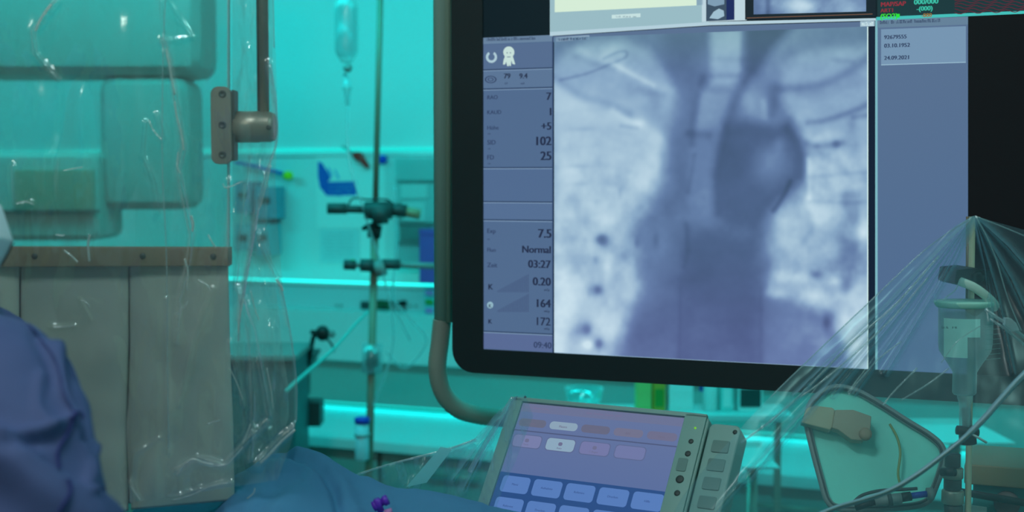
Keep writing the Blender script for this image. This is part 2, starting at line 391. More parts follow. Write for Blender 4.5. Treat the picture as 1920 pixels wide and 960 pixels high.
# ------------------------------------------------------------ surgical display
def build_display():
    f = MON
    a0, bb = f.L(848, 702); a1 = a0 + 1.40; b0 = f.L(1000, 706)[1]; top = b0 + .86
    s0 = f.L(905, 500)[0]; sb = f.L(905, 655)[1]; s1 = a1 - (s0-a0); st = top - (sb-b0)
    t = thing('wall_display', f.W((a0+a1)/2, b0, -.05), 'very large black-framed medical display showing a chest x-ray', 'display')
    outer = rrect(a0, b0, a1, top, .04, 6)
    inner = [(s1, st), (s0, st), (s0, sb), (s1, sb)]
    # bezel: ring with rounded outside
    m = MB(); n = len(outer); k = n//4
    fr = [f.W(a, b, .0) for a, b in outer]; bk = [f.W(a, b, -.02) for a, b in outer]; ins = [f.W(a, b, 0) for a, b in inner]; ind = [f.W(a, b, -.006) for a, b in inner]
    vs = fr+bk+ins+ind; fs = [(i, (i+1) % n, (i+1) % n+n, i+n) for i in range(n)]
    for q in range(4):
        for i in range(k-1): fs.append((2*n+q, q*k+i, q*k+i+1))
        fs.append((2*n+q, q*k+k-1, (q*k+k) % n, 2*n+(q+1) % 4))
        fs.append((2*n+q, 2*n+(q+1) % 4, 2*n+4+(q+1) % 4, 2*n+4+q))
    fs.append(tuple(range(2*n-1, n-1, -1)))
    m.add(vs, fs); obj('bezel', m, M['bezel'], t)
    obj('back_cover', MB().prism([f.W(a, b, -.0205) for a, b in rrect(a0+.012, b0+.012, a1-.012, top-.012, .05, 6)], -f.n*.07), M['darkgrey'], t)
    obj('mount_bracket', MB().fbox(f, a0+.5, a0+.8, b0+.35, b0+.65, -.16, -.091), M['darkgrey'], t)
    scr = obj('screen', MB().fbox(f, s0, s1, sb, st, -.008, -.005), glow((17, 38, 50), .55), t)
    # black edge of the glass, right black tile, everything in the tiles below lies on the screen's face
    o = -.0046
    def tile(name, pix, col, off=o, strength=1, parent=scr):
        return obj(name, MB().add([f.pt(x, y, off) for x, y in pix], [tuple(range(len(pix)))]), glow(col, strength), parent)
    def ln(x0, y0, x1, y1, wd): return [(x0, y0-wd/2), (x1, y1-wd/2), (x1, y1+wd/2), (x0, y0+wd/2)]
    yt = lambda x, y: y - 0  # tile rows are given as seen
    def sl(y): return (y-336)/6470.          # slope of a level line seen at height y
    def Yl(y, x, xr=1000): return y + sl(y)*(x-xr)
    def Q(x0, x1, y0, y1, xr=1000): return [(x0, Yl(y1, x0, xr)), (x1, Yl(y1, x1, xr)), (x1, Yl(y0, x1, xr)), (x0, Yl(y0, x0, xr))]
    tile('information_column', Q(906, 1037, 69, 659.5), (84, 106, 150))
    tile('information_header', Q(906, 1037, 67, 79), (108, 130, 168), o+.0002)
    for (x0, x1, y0, y1, c) in ((906, 1037, 81, 127, (88, 108, 152)), (906, 1037, 131, 163, (94, 116, 158)), (906, 1037, 317, 376, (84, 106, 152)), (906, 1037, 382, 411, (88, 110, 156)), (906, 1037, 628, 658, (92, 106, 158))):
        tile('panel_field', Q(x0, x1, y0, y1), c, o+.0002)
    for y in (128.5, 165, 314.5, 379, 413.5, 625.5):
        tile('divider_line', Q(906, 1037, y-1.3, y+.6), (44, 60, 96), o+.0004)
        tile('divider_highlight', Q(906, 1037, y+.8, y+2.6), (122, 144, 186), o+.0004)
    tile('panel_border', Q(1035.4, 1037.6, 70, 659), (52, 70, 112), o+.0005)
    ink = glow((38, 46, 78)); soft = glow((48, 60, 100)); off = o+.0008
    px = 2.2/F
    lab = [('RAO', 912, 186, 7), ('KAUD', 912, 214, 7), ('Höhe', 912, 243, 7), ('SID', 912, 271, 8), ('FD', 912, 299, 8), ('Exp', 912, 437, 8), ('Fluo', 912, 472, 7), ('Zeit', 912, 501, 8)]
    for s, x, y, h in lab: text('row_label', s, f, x, y, h*px*1.1, soft, scr, off=off)
    for x, y in ((913, 252), (913, 280), (913, 308), (912, 450)): text('unit_text', 'cm' if y != 450 else 'ms', f, x, y, 3.5*px, soft, scr, off=off)
    val = [('7', 1031, 187, 12), ('1', 1031, 216, 12), ('+5', 1031, 243, 12), ('102', 1031, 272, 14), ('25', 1031, 300, 14), ('7.5', 1031, 446, 14), ('Normal', 1030, 475, 11.5), ('03:27', 1030, 503, 12.5), ('0.20', 1030, 536, 13), ('164', 1030, 577, 13), ('172', 1030, 611, 13), ('09:40', 1032, 654, 10)]
    for s, x, y, h in val: text('value_text', s, f, x, y, h*px*1.2, ink if s != '09:40' else soft, scr, 'R', off=off, bold=s not in ('09:40', '172'), sx=.98)
    text('value_text', '79', f, 943, 147, 9*px*1.1, ink, scr, off=off, bold=True); text('unit_text', 'kV', f, 945, 158, 4*px, soft, scr, off=off)
    text('value_text', '9.4', f, 972, 147, 9*px*1.1, ink, scr, off=off, bold=True); text('unit_text', 'mA', f, 975, 158, 4*px, soft, scr, off=off)
    for y, x in ((546, 1029), (586, 1029), (619, 1029)): text('unit_text', 'mGy', f, x, y, 4.2*px, ink, scr, 'R', off=off)
    for y in (543, 607): text('dose_symbol', 'K', f, 914, y, (10 if y == 543 else 8)*px*1.1, ink, scr, off=off, bold=True)
    text('dose_symbol', 'K', f, 915, 577, 7*px, ink, scr, off=off+.0003)
    # dose ramps made of little bars
    for yb in (548, 585):
        for i in range(18):
            x = 933+i*3.3; hgt = 3+i*1.75
            obj('ramp_bar', MB().add([f.pt(x, yb, off), f.pt(x+2.2, yb, off), f.pt(x+2.2, yb-hgt-2, off), f.pt(x, yb-hgt, off)], [(0, 1, 2, 3)]), glow((74, 92, 136)), scr)
    tile('dose_dot', [(919+6*math.cos(a*.52), 572+6.5*math.sin(-a*.52)) for a in range(12)], (150, 182, 210), off)
    # ring icon and figure icon
    ic = glow((178, 200, 225)); m = MB()
    for k in range(20):
        a = math.radians(-60+k*300/20+0); a2 = math.radians(-60+(k+1)*300/20)
        an = lambda q: q-math.radians(30+0)+math.radians(0)
        A = [(921.5+r*math.sin(math.radians(180)+q-math.radians(90)), 107+r*1.05*-math.cos(math.radians(180)+q-math.radians(90))) for r, q in ((10.5, a), (10.5, a2), (6, a2), (6, a))]
        m.add([f.pt(x, y, off) for x, y in A], [(0, 1, 2, 3)])
    obj('ring_icon', m, ic, scr)
    fig = glow((205, 222, 230)); m = MB()
    m.add([f.pt(954+10.5*math.cos(a*.3927), 98-11*math.sin(a*.3927), off) for a in range(16)], [tuple(range(16))])
    for pts in (((948, 102), (944, 113), (943, 121), (947, 121), (952, 108)), ((952, 104), (949, 115), (951, 124), (954, 124), (956, 106)), ((953, 104), (955, 123), (958, 124), (959, 106)), ((956, 106), (961, 120), (966, 121), (963, 110), (960, 101)), ((946, 96), (947, 112), (961, 112), (962, 96))):
        m.add([f.pt(x, y, off+.0001) for x, y in pts], [tuple(range(len(pts)))])
    obj('figure_icon', m, fig, scr)
    m = MB()
    for x, y in ((951, 99), (957, 99)): m.add([f.pt(x+1.3*math.cos(a), y+1.3*math.sin(a), off+.0003) for a in range(6)], [tuple(range(6))])
    m.add([f.pt(x, y, off+.0003) for x, y in ((950, 106), (958, 106), (957, 107.5), (951, 107.5))], [(0, 1, 2, 3)])
    obj('figure_icon_marks', m, glow((110, 132, 160)), scr)
    m = MB(); 
    for k in range(16):
        for r0, r1 in ((.8, 1), (.35, .5)):
            a, a2 = k*.3927, (k+1)*.3927
            m.add([f.pt(920+11*r*math.cos(q), 149+7*r*math.sin(q), off) for r, q in ((r1, a), (r1, a2), (r0, a2), (r0, a))], [(0, 1, 2, 3)])
    obj('eye_icon', m, soft, scr)
    marks('heading_text', f, 912, 77, 92, 5.5, glow((52, 66, 102)), scr, 3, off=off, slope=-.03)
    # upper row of windows
    tile('white_window', [(1031, 66), (1329, 41), (1329, -95), (1031, -95)], (158, 186, 208), o+.0003)
    tile('form_area', [(1040, 23), (1306, 10), (1306, -90), (1040, -90)], (222, 236, 228), o+.0006)
    tile('form_margin', [(1306, 10), (1318, 9), (1318, -90), (1306, -90)], (140, 165, 195), o+.0006)
    tile('form_button', [(1147, 35), (1201, 32), (1201, 25), (1147, 28)], (205, 224, 238), o+.0008)
    marks('button_text', f, 1155, 32.5, 38, 3, glow((120, 145, 170)), scr, 5, off=o+.001)
    tile('window_frame_line', [(1316, 41), (1400, 38), (1400, -90), (1316, -90)], (196, 212, 236), o+.0006)
    tile('thumbnail', [(1324, 40), (1362, 38), (1362, -60), (1324, -60)], (60, 78, 104), o+.0009)
    tile('thumbnail_shape', [(1330, 34), (1346, 36), (1358, 30), (1357, 20), (1348, 16), (1338, 22)], (165, 190, 220), o+.0012)
    tile('thumbnail_shape', [(1327, 8), (1340, 12), (1358, 8), (1358, -10), (1327, -12)], (130, 155, 190), o+.0012)
    tile('window_frame_line', [(1362, 38), (1377, 37), (1377, -80), (1362, -80)], (22, 38, 98), o+.001)
    tile('black_window', [(1397, 37), (1642, 31), (1642, -90), (1397, -90)], (18, 32, 44), o+.0007)
    tile('window_rule', [(1400, 34.5), (1636, 27), (1636, 25.5), (1400, 33)], (120, 86, 74), o+.001)
    # small x-ray preview
    nx, ny = 60, 26; X, Y = np.meshgrid(np.linspace(1413, 1624, nx), np.linspace(-40, 27, ny)); Ys = Y - (X-1413)*.026
    Lm = .45+.18*vnoise(X, Y, 30, 4)+.45*np.exp(-((X-1502)/32)**2-((Y-14)/16)**2)+.2*np.exp(-((X-1585)/26)**2-((Y-6)/26)**2)-.25*np.exp(-((X-1440)/5)**2)
    paint('xray_preview', X, Ys, Lm, o+.0011, scr)
    tile('window_rule', [(1031, 67.5), (1330, 47.5), (1642, 38.5), (1642, 34), (1330, 41), (1031, 60)], (186, 206, 232), o+.0009)
    tile('title_strip', [(1037, 79), (1640, 58), (1640, 40), (1330, 49), (1037, 68)], (92, 112, 154), o+.0003)
    tile('title_tab', [(1042, 78), (1105, 74.5), (1105, 66), (1042, 70)], (146, 166, 200), o+.0006)
    marks('tab_text', f, 1048, 76.5, 50, 5, glow((48, 60, 98)), scr, 8, off=off, slope=-.05)
    tile('corner_badge', [(1613, 50), (1640, 49), (1640, 39), (1613, 40)], (170, 192, 220), o+.001)
    marks('badge_text', f, 1616, 48, 21, 7, glow((220, 235, 250)), scr, 9, off=o+.0013)
    # vital signs window
    tile('vital_signs_window', [(1645, 34), (2300, 5), (2300, -90), (1645, -90)], (24, 54, 62), o+.0007)
    tile('window_rule', [(1643, 38), (2300, 9), (2300, 4), (1643, 32)], (70, 190, 196), o+.0009)
    def vt(s, x, y, h, c): return text('vital_text', s, f, x, y, h*px*.95, glow(c), scr, off=o+.0012, bold=True)
    vt('MAP/SAP', 1651, 12, 8, (150, 44, 62)); vt('ART1', 1650, 23, 7, (140, 44, 60)); vt('(SO2)', 1650, 35, 9, (60, 220, 60))
    tile('vital_block', [(1680, 33), (1687, 33), (1687, 26), (1680, 26)], (40, 225, 60), o+.0013)
    vt('000/000', 1713, 8, 9, (60, 190, 176)); vt('-(000)', 1718, 20, 8, (60, 190, 176)); vt('-000', 1727, 32, 7, (150, 110, 60))
    for k in range(7):
        obj('vital_trace', MB().tube([f.pt(1790+i*6, -6+k*5+2.5*math.sin(i*1.1+k)-i*.2, o+.0012) for i in range(23)], .0006, 4), glow((96, 40, 58)), scr)
    # x-ray picture
    nx, ny = 300, 310; U, V = np.meshgrid(np.linspace(0, 1, nx), np.linspace(0, 1, ny))
    X = 1039+U*(1627-1039); YT = 71-(X-1039)*.036; YB = 661+(X-1039)*.0525; Y = YT+(YB-YT)*V
    xray(X, Y, o+.0006, scr)
    tile('image_border', [(1627, 692.5), (1641, 693), (1641, 48), (1627, 49)], (16, 30, 54), o+.0004)
    tile('image_border_light', [(1641, 693), (1645.5, 693.4), (1645.5, 35), (1641, 35)], (128, 182, 205), o+.0005)
    tile('image_border_light', [(1625.8, 692), (1628, 692), (1628, 50), (1625.8, 50)], (215, 235, 248), o+.0009)
    tile('image_border_light', [(1039, 663), (1628, 694), (1628, 691.5), (1039, 660.5)], (150, 178, 215), o+.0009)
    # patient column at the right
    nx, ny = 8, 24
    obj('patient_column', MB().add([f.pt(x, y, o+.0004) for x, y in ((1645, 693.5), (1815, 702), (1815, 34), (1645, 39))], [(0, 1, 2, 3)]), gradient_glow('column_glow', (88, 112, 144), (78, 106, 144)), scr)
    tile('patient_header', [(1645, 52), (1815, 46), (1815, 31), (1645, 37)], (104, 128, 162), o+.0006)
    marks('patient_text', f, 1650, 45, 112, 6, glow((48, 62, 100)), scr, 12, off=off, slope=-.035)
    tile('patient_box', [(1652, 121), (1811, 116), (1811, 49), (1652, 55)], (122, 148, 188), o+.0007)
    tile('patient_box_edge', [(1652, 122.5), (1811, 117.5), (1811, 116), (1652, 121)], (160, 188, 220), o+.0008)
    for s, x, y, h in (('92679555', 1657, 73, 7), ('03.10.1952', 1657, 89, 7.2), ('24.09.2021', 1657, 112, 7.2)):
        text('patient_text', s, f, x, y, h*px*.95, glow((46, 60, 98)), scr, off=off, bold=True)
    tile('black_tile', [(1816, 702), (2300, 727), (2300, 6), (1816, 31)], (17, 18, 22), o+.0003, .6)
    return t
def gradient_glow(name, c0, c1):
    m = bpy.data.materials.new(name); m.use_nodes = True; nt = m.node_tree; b = nt.nodes['Principled BSDF']
    tc = nt.nodes.new('ShaderNodeTexCoord'); sp = nt.nodes.new('ShaderNodeSeparateXYZ'); r = nt.nodes.new('ShaderNodeValToRGB')
    r.color_ramp.elements[0].color = lin(c1)+(1,); r.color_ramp.elements[1].color = lin(c0)+(1,)
    nt.links.new(tc.outputs['Generated'], sp.inputs[0]); nt.links.new(sp.outputs['Z'], r.inputs[0]); nt.links.new(r.outputs[0], b.inputs['Emission Color'])
    b.inputs['Emission Strength'].default_value = 1; b.inputs['Base Color'].default_value = (.01, .01, .01, 1); b.inputs['Roughness'].default_value = .35; b.inputs['Specular IOR Level'].default_value = .15
    return m
_xm = None
def paint(name, X, Y, Lm, off, parent, tint=None):
    global _xm
    if _xm is None:
        _xm = bpy.data.materials.new('xray_glow'); _xm.use_nodes = True; nt = _xm.node_tree; b = nt.nodes['Principled BSDF']
        a = nt.nodes.new('ShaderNodeAttribute'); a.attribute_name = 'picture'; nt.links.new(a.outputs['Color'], b.inputs['Emission Color'])
        b.inputs['Emission Strength'].default_value = 1; b.inputs['Base Color'].default_value = (.01, .01, .01, 1); b.inputs['Roughness'].default_value = .35; b.inputs['Specular IOR Level'].default_value = .15
    ny, nx = X.shape
    ks = [0, .22, .42, .62, .8, 1.0]; cols = np.array([(60, 82, 112), (75, 98, 136), (98, 125, 166), (136, 168, 198), (170, 199, 218), (203, 226, 238)], float)
    T = np.clip(Lm, 0, 1); col = np.stack([np.interp(T, ks, cols[:, i]) for i in range(3)], -1)
    if tint is not None: col = col + tint
    col = np.clip(col, 0, 255)/255; cl = np.where(col <= .04045, col/12.92, ((col+.055)/1.055)**2.4)
    vs = [MON.pt(X[j, i], Y[j, i], off) for j in range(ny) for i in range(nx)]
    fs = [((j+1)*nx+i, (j+1)*nx+i+1, j*nx+i+1, j*nx+i) for j in range(ny-1) for i in range(nx-1)]
    o = obj(name, (vs, fs), _xm, parent, smooth='film')
    at = o.data.color_attributes.new('picture', 'FLOAT_COLOR', 'POINT')
    at.data.foreach_set('color', np.concatenate([cl.reshape(-1, 3), np.ones((nx*ny, 1))], 1).ravel())
    return o
def xray(X, Y, off, parent):
    L = np.full(X.shape, .40)
    def poly(pts, v, blur, a=1.0, add=False):
        nonlocal L
        d, _ = seg_dist(X, Y, pts, True); sd = np.where(inside(X, Y, pts), d, -d); k = smooth01(sd/blur*.5+.5)*a
        L = L + v*k if add else L*(1-k)+v*k
    def stroke(pts, v, wd, soft=True):
        nonlocal L
        q = [(p.x, p.y) for p in spline([(x, y, 0) for x, y in pts], 6)]
        d, _ = seg_dist(X, Y, q); L = L + v*.8*np.exp(-(d/(wd*1.25))**2)
    def blob(x, y, rx, ry, v, a=0):
        nonlocal L
        c, s = math.cos(a), math.sin(a); dx, dy = X-x, Y-y
        L = L + v*np.exp(-((dx*c+dy*s)/rx)**2-((-dx*s+dy*c)/ry)**2)
    # large masses
    poly([(1030, 125), (1062, 92), (1110, 78), (1170, 74), (1215, 92), (1240, 120), (1262, 150), (1268, 185), (1262, 300), (1100, 260), (1030, 260)], .60, 16)
    poly([(1030, 150), (1070, 165), (1110, 190), (1160, 205), (1205, 222), (1238, 258), (1248, 300), (1238, 350), (1215, 400), (1190, 440), (1216, 480), (1212, 540), (1190, 580), (1170, 640), (1150, 690), (1030, 690)], .79, 26)
    poly([(1190, 440), (1220, 395), (1250, 350), (1290, 380), (1300, 480), (1270, 520), (1215, 540)], .44, 44)
    poly([(1030, 500), (1060, 505), (1085, 530), (1080, 570), (1062, 610), (1050, 690), (1030, 690)], .95, 22)
    poly([(1245, 60), (1330, 55), (1330, 180), (1310, 260), (1300, 400), (1260, 380), (1248, 300), (1268, 180)], .33, 24)
    poly([(1328, 50), (1396, 50), (1394, 120), (1388, 165), (1372, 205), (1358, 260), (1350, 400), (1290, 420), (1290, 300), (1304, 230), (1326, 180), (1334, 120)], .42, 10)
    poly([(1330, 55), (1394, 55), (1390, 140), (1372, 165), (1335, 160)], .62, 12)
    poly([(1308, 165), (1372, 170), (1352, 240), (1304, 238)], .53, 16)
    poly([(1398, 40), (1500, 40), (1450, 95), (1420, 140), (1398, 150)], .14, 16)
    poly([(1500, 40), (1640, 30), (1640, 110), (1540, 100), (1480, 125), (1450, 170), (1420, 150), (1450, 95)], .46, 18)
    poly([(1470, 130), (1500, 105), (1560, 95), (1640, 80), (1640, 260), (1560, 260), (1490, 235), (1466, 190), (1460, 160)], .60, 16)
    poly([(1385, 170), (1425, 160), (1450, 200), (1470, 235), (1395, 235)], .50, 16)
    poly([(1362, 235), (1400, 228), (1450, 238), (1480, 228), (1500, 260), (1510, 300), (1506, 340), (1480, 370), (1440, 395), (1425, 440), (1350, 430), (1342, 330), (1352, 270)], .17, 20)
    blob(1245, 520, 30, 80, .10); blob(1230, 620, 26, 40, .06); blob(1270, 215, 18, 50, .10); blob(1446, 305, 36, 38, .28, .5); blob(1460, 270, 12, 16, .14); blob(1395, 262, 30, 14, .05)
    poly([(1505, 250), (1560, 235), (1640, 230), (1640, 700), (1560, 600), (1430, 560), (1428, 470), (1440, 420), (1470, 380), (1512, 345), (1518, 300)], .66, 24)
    poly([(1516, 300), (1640, 290), (1640, 450), (1545, 440), (1520, 400)], .74, 16)
    poly([(1560, 560), (1640, 520), (1640, 700), (1590, 700)], .88, 22)
    poly([(1432, 555), (1480, 560), (1530, 575), (1560, 620), (1590, 700), (1425, 700)], .42, 22)
    poly([(1250, 400), (1300, 420), (1350, 430), (1425, 440), (1430, 560), (1430, 700), (1160, 700), (1190, 600), (1220, 540), (1215, 490)], .31, 44)
    poly([(1285, 420), (1425, 440), (1426, 700), (1272, 700), (1270, 560)], .20, 20, .75)
    # details
    stroke([(1050, 150), (1100, 138), (1140, 122), (1172, 108), (1174, 97), (1158, 98), (1132, 110)], -.16, 2.2)
    stroke([(1040, 146), (1060, 160), (1090, 180), (1140, 195), (1180, 215)], -.14, 7)
    stroke([(1085, 92), (1110, 108), (1150, 120), (1190, 140), (1230, 160), (1260, 170)], .10, 8)
    stroke([(1150, 120), (1190, 142), (1225, 160)], .14, 4)
    stroke([(1080, 105), (1115, 118), (1150, 128)], -.10, 6)
    blob(1140, 100, 16, 10, .10, -.6); blob(1165, 112, 8, 22, .06)
    stroke([(1150, 208), (1180, 226), (1200, 232)], .16, 6); stroke([(1200, 228), (1225, 246), (1240, 265)], .12, 8)
    stroke([(1165, 236), (1195, 240)], -.14, 3.5); stroke([(1200, 168), (1245, 178)], -.08, 6)
    blob(1190, 192, 28, 14, .08); blob(1112, 170, 16, 20, .05); blob(1225, 190, 16, 24, -.08)
    stroke([(1318, 145), (1308, 180), (1300, 230), (1298, 270)], -.14, 6); stroke([(1302, 290), (1296, 330), (1290, 360)], -.10, 4)
    stroke([(1395, 160), (1372, 205), (1358, 260), (1345, 330), (1345, 400)], -.13, 7)
    stroke([(1290, 250), (1330, 253)], -.13, 6); stroke([(1335, 142), (1385, 142)], -.10, 5); stroke([(1335, 110), (1390, 112)], -.06, 5)
    stroke([(1452, 165), (1450, 195), (1446, 215)], -.16, 9); stroke([(1432, 190), (1436, 220)], .12, 6); blob(1405, 190, 14, 22, .08)
    stroke([(1630, 108), (1590, 135), (1550, 155), (1500, 165), (1465, 165)], -.20, 8); stroke([(1630, 195), (1590, 212), (1550, 225), (1515, 230)], -.20, 5)
    stroke([(1500, 178), (1560, 172), (1610, 150)], -.07, 10)
    stroke([(1470, 120), (1520, 100), (1590, 95)], .06, 8); stroke([(1560, 112), (1600, 116)], -.08, 4)
    stroke([(1476, 240), (1495, 268), (1504, 300), (1503, 330)], -.16, 7); stroke([(1482, 340), (1470, 365), (1458, 385), (1450, 395)], -.26, 3.5)
    stroke([(1516, 250), (1524, 262), (1550, 250)], .12, 8); stroke([(1513, 268), (1540, 274), (1580, 268)], -.20, 6); blob(1568, 270, 8, 8, -.28); blob(1532, 274, 7, 5, -.12)
    stroke([(1517, 300), (1517, 340), (1518, 372)], .16, 4); stroke([(1515, 372), (1522, 395), (1535, 420)], .10, 6)
    stroke([(1540, 285), (1580, 320)], -.08, 7); stroke([(1570, 300), (1600, 340)], -.07, 5)
    stroke([(1520, 332), (1580, 326), (1627, 322)], -.09, 4); stroke([(1520, 378), (1590, 380), (1627, 378)], -.12, 4)
    stroke([(1600, 220), (1627, 216)], -.14, 4); blob(1597, 235, 10, 16, -.12); blob(1590, 365, 22, 10, -.14)
    for x, y, rx, ry, v in ((1600, 400, 22, 30, -.22), (1575, 440, 18, 22, -.16), (1590, 470, 26, 24, -.22), (1560, 500, 30, 20, -.10), (1530, 515, 14, 9, -.36), (1588, 535, 11, 16, -.24), (1560, 455, 20, 16, .05),
                            (1620, 430, 12, 40, .25), (1535, 395, 22, 18, .12), (1500, 410, 30, 22, .06), (1480, 450, 26, 30, .10), (1490, 520, 40, 12, .18), (1525, 560, 26, 22, .28), (1455, 550, 24, 10, .16), (1565, 530, 12, 10, .22),
                            (1550, 605, 8, 16, -.26), (1560, 590, 10, 10, -.10), (1500, 620, 30, 30, .08), (1600, 600, 30, 30, .08), (1610, 650, 10, 20, .12), (1545, 640, 16, 40, .10), (1470, 480, 14, 18, -.12), (1440, 500, 16, 30, -.10),
                            (1131, 451, 13, 14, -.40), (1123, 447, 12, 8, -.14), (1112, 543, 16, 13, -.24), (1122, 543, 7, 8, -.28), (1092, 612, 20, 18, -.26), (1102, 618, 9, 12, -.22), (1123, 644, 11, 13, -.40), (1102, 646, 9, 8, .34), (1080, 625, 24, 10, -.12),
                            (1140, 500, 9, 26, .16), (1160, 530, 16, 26, -.12), (1170, 480, 12, 12, -.12), (1117, 487, 5, 8, -.16), (1100, 420, 26, 24, -.08), (1060, 440, 20, 20, -.08), (1090, 500, 30, 20, -.12), (1130, 410, 20, 12, .08), (1070, 480, 20, 12, -.06),
                            (1150, 575, 40, 14, -.08), (1150, 625, 24, 30, .08), (1110, 590, 18, 18, .05), (1190, 630, 20, 24, -.04), (1240, 470, 18, 40, .05), (1230, 450, 6, 14, -.12), (1194, 455, 5, 10, -.14), (1255, 390, 14, 20, -.06),
                            (1275, 300, 20, 50, -.06), (1260, 340, 16, 26, .08), (1120, 250, 30, 16, -.06), (1095, 242, 22, 4, -.07), (1085, 312, 22, 4, -.08), (1088, 345, 16, 4, -.07), (1180, 270, 26, 22, -.06), (1163, 360, 5, 12, -.10), (1165, 335, 30, 18, -.05),
                            (1230, 300, 10, 30, .06), (1210, 320, 22, 30, .05), (1075, 200, 30, 20, .04), (1060, 350, 20, 60, .08), (1350, 540, 50, 60, -.03), (1300, 600, 20, 60, .03), (1295, 525, 30, 12, -.08), (1205, 500, 12, 20, -.03)):
        blob(x, y, rx, ry, v)
    for k in range(9): stroke([(1045, 215+k*33), (1120, 205+k*34), (1190, 222+k*34), (1225, 245+k*33)] if k < 6 else [(1045, 215+k*33), (1100, 212+k*34), (1160, 225+k*34)], -.030, 5)
    for y in (455, 470, 510, 560, 600, 640): stroke([(1290, y), (1350, y+3), (1420, y)], -.018, 5)
    stroke([(1287, 420), (1289, 470), (1283, 500)], -.10, 4); stroke([(1276, 540), (1273, 690)], -.05, 3); stroke([(1427, 540), (1427, 690)], -.07, 4)
    L = L + .07*vnoise(X, Y, 60, 11, 5) + .02*vnoise(X, Y, 10, 3, 2) + .15*vnoise(X*1.3, Y, 34, 21, 4)*smooth01((L-.40)/.25)*smooth01((Y-180)/200)
    L = L + .05*vnoise(X, Y, 90, 77, 4)
    L = L + .09*vnoise(X+Y*.6, Y*1.5-X*.5, 40, 31, 3)*smooth01((X-1500)/40)*smooth01((Y-220)/60)
    for _ in range(2):
        Lp = np.pad(L, 1, mode='edge'); L = (Lp[1:-1, 1:-1]*2+Lp[:-2, 1:-1]+Lp[2:, 1:-1]+Lp[1:-1, :-2]+Lp[1:-1, 2:])/6
    low = smooth01((Y-420)/260)*np.clip(1.1-L*1.1, 0, 1)
    tint = np.stack([low*7, low*-3, low*6], -1) + np.stack([np.zeros(X.shape), 6*smooth01((150-Y)/100), -8*smooth01((150-Y)/100)], -1)
    paint('xray_picture', X, Y, L, off, parent, tint)
display = build_display()

# suspension column with cable hose behind the display
col = thing('ceiling_column', P(831, 0, 2.42), 'beige ceiling column with grey cable hose left of the display', 'column')
m = MB(); c0 = P(831, 603, 2.42); top_ = Vector((c0.x, c0.y, CEIL))
for dx, r in ((-.006, .010), (.006, .011)):
    pass
m.tube([c0, top_], .0165, 20); obj('column_tube', m, mat('column_green_grey', (178, 200, 186), .5), col, smooth=True)
obj('column_side_rail', MB().tube([c0+Vector((.011, -.012, .0)), top_+Vector((.011, -.012, 0))], .0065, 10), mat('column_rail', (165, 180, 160), .4), col, smooth=True)
obj('column_flange', MB().lathe((c0.x, c0.y, CEIL-.03), (0, 0, 1), [(.06, 0), (.06, .03)]), M['cream'], col)
hp = spline([P(829, 600, 2.42), P(825, 640, 2.42), P(820, 690, 2.42), P(830, 735, 2.43), P(858, 766, 2.45), P(900, 779, 2.48), P(960, 786, 2.5), P(1040, 800, 2.5), P(1110, 840, 2.48), P(1130, 920, 2.46), P(1130, 1100, 2.44)], 14)
m = MB(); m.tube(hp, [.0165+.0008*(i % 2) for i in range(len(hp))], 16); obj('cable_hose', m, M['hose'], col, smooth=True)
obj('hose_tail', MB().tube([hp[-1], (hp[-1].x, hp[-1].y, .02)], .0165, 14), M['hose'], col, smooth=True)
# arm that carries the display
arm = thing('display_arm', MON.W(.35, 0, -.2), 'dark ceiling arm carrying the large medical display', 'arm')
pm = MON.L(848, 702); ax = MON.W(pm[0]+.65, MON.L(1000, 706)[1]+.5, -.2)
obj('upright', MB().tube([ax, (ax.x, ax.y, CEIL)], .035, 20), M['darkgrey'], arm, smooth=True)
obj('yoke', MB().tube([ax+Vector((0, 0, .05)), ax+Vector((0, 0, -.1))], .05, 20), M['darkgrey'], arm, smooth=True)

# ------------------------------------------------------------ radiation shield with lead curtain
YS = 1.5
SH = Frame(P(420, 240, YS), (1, 0, 0), Z, (0, -1, 0))
sh = thing('radiation_shield', P(418, 305, YS), 'clear radiation shield on a steel rod with beige lead curtain strips', 'radiation shield')
obj('clear_pane', MB().prism([SH.pt(x, y, -.004) for x, y in ((-260, 500), (426, 500), (426, -420), (-260, -420))], (0, .008, 0)), M['acrylic'], sh)
obj('pane_edge', MB().prism([SH.pt(x, y, -.003) for x, y in ((426, 500), (428.5, 500), (428.5, -420), (426, -420))], (0, .009, 0)), mat('pane_edge_gloss', (150, 215, 215), .2), sh)
pl = [SH.L(399, 308), SH.L(437, 163)]
bracket = obj('bracket_plate', MB().prism([SH.W(a, b, .008) for a, b in rrect(pl[0][0], pl[0][1], pl[1][0]-.001, pl[1][1], .0085, 6)], (0, .011, 0)), M['steel'], sh, bevel=.0009)
for y in (176, 234, 290):
    c = SH.pt(417, y, .0082)
    obj('screw', MB().lathe(c, (0, -1, 0), [(.0042, -.003), (.0042, .0006), (.0036, .0010), (.0020, .0010), (.0019, .0002)], 16), M['steel_dark'], bracket, smooth=True)
c = SH.pt(436, 238, -.012)
obj('bracket_foot', MB().prism([SH.W(*SH.L(x, y), .004) for x, y in ((436, 302), (441, 300), (441, 170), (436, 168))], (0, .02, 0)), M['steel_dark'], sh)
obj('pivot_hub', MB().lathe(c, (1, -.04, 0), [(.0165, 0), (.0165, .004), (.0178, .0045), (.0178, .030), (.0172, .031), (.0172, .043), (.0155, .0475), (.012, .049)], 32), M['steel'], sh, smooth=True)
obj('hub_screw', MB().lathe(SH.pt(504, 239, .006), (0, -1, 0), [(.003, -.003), (.003, .0012), (.0012, .0012)], 12), M['steel_dark'], sh, smooth=True)
rc = SH.pt(496, 215, -.012)
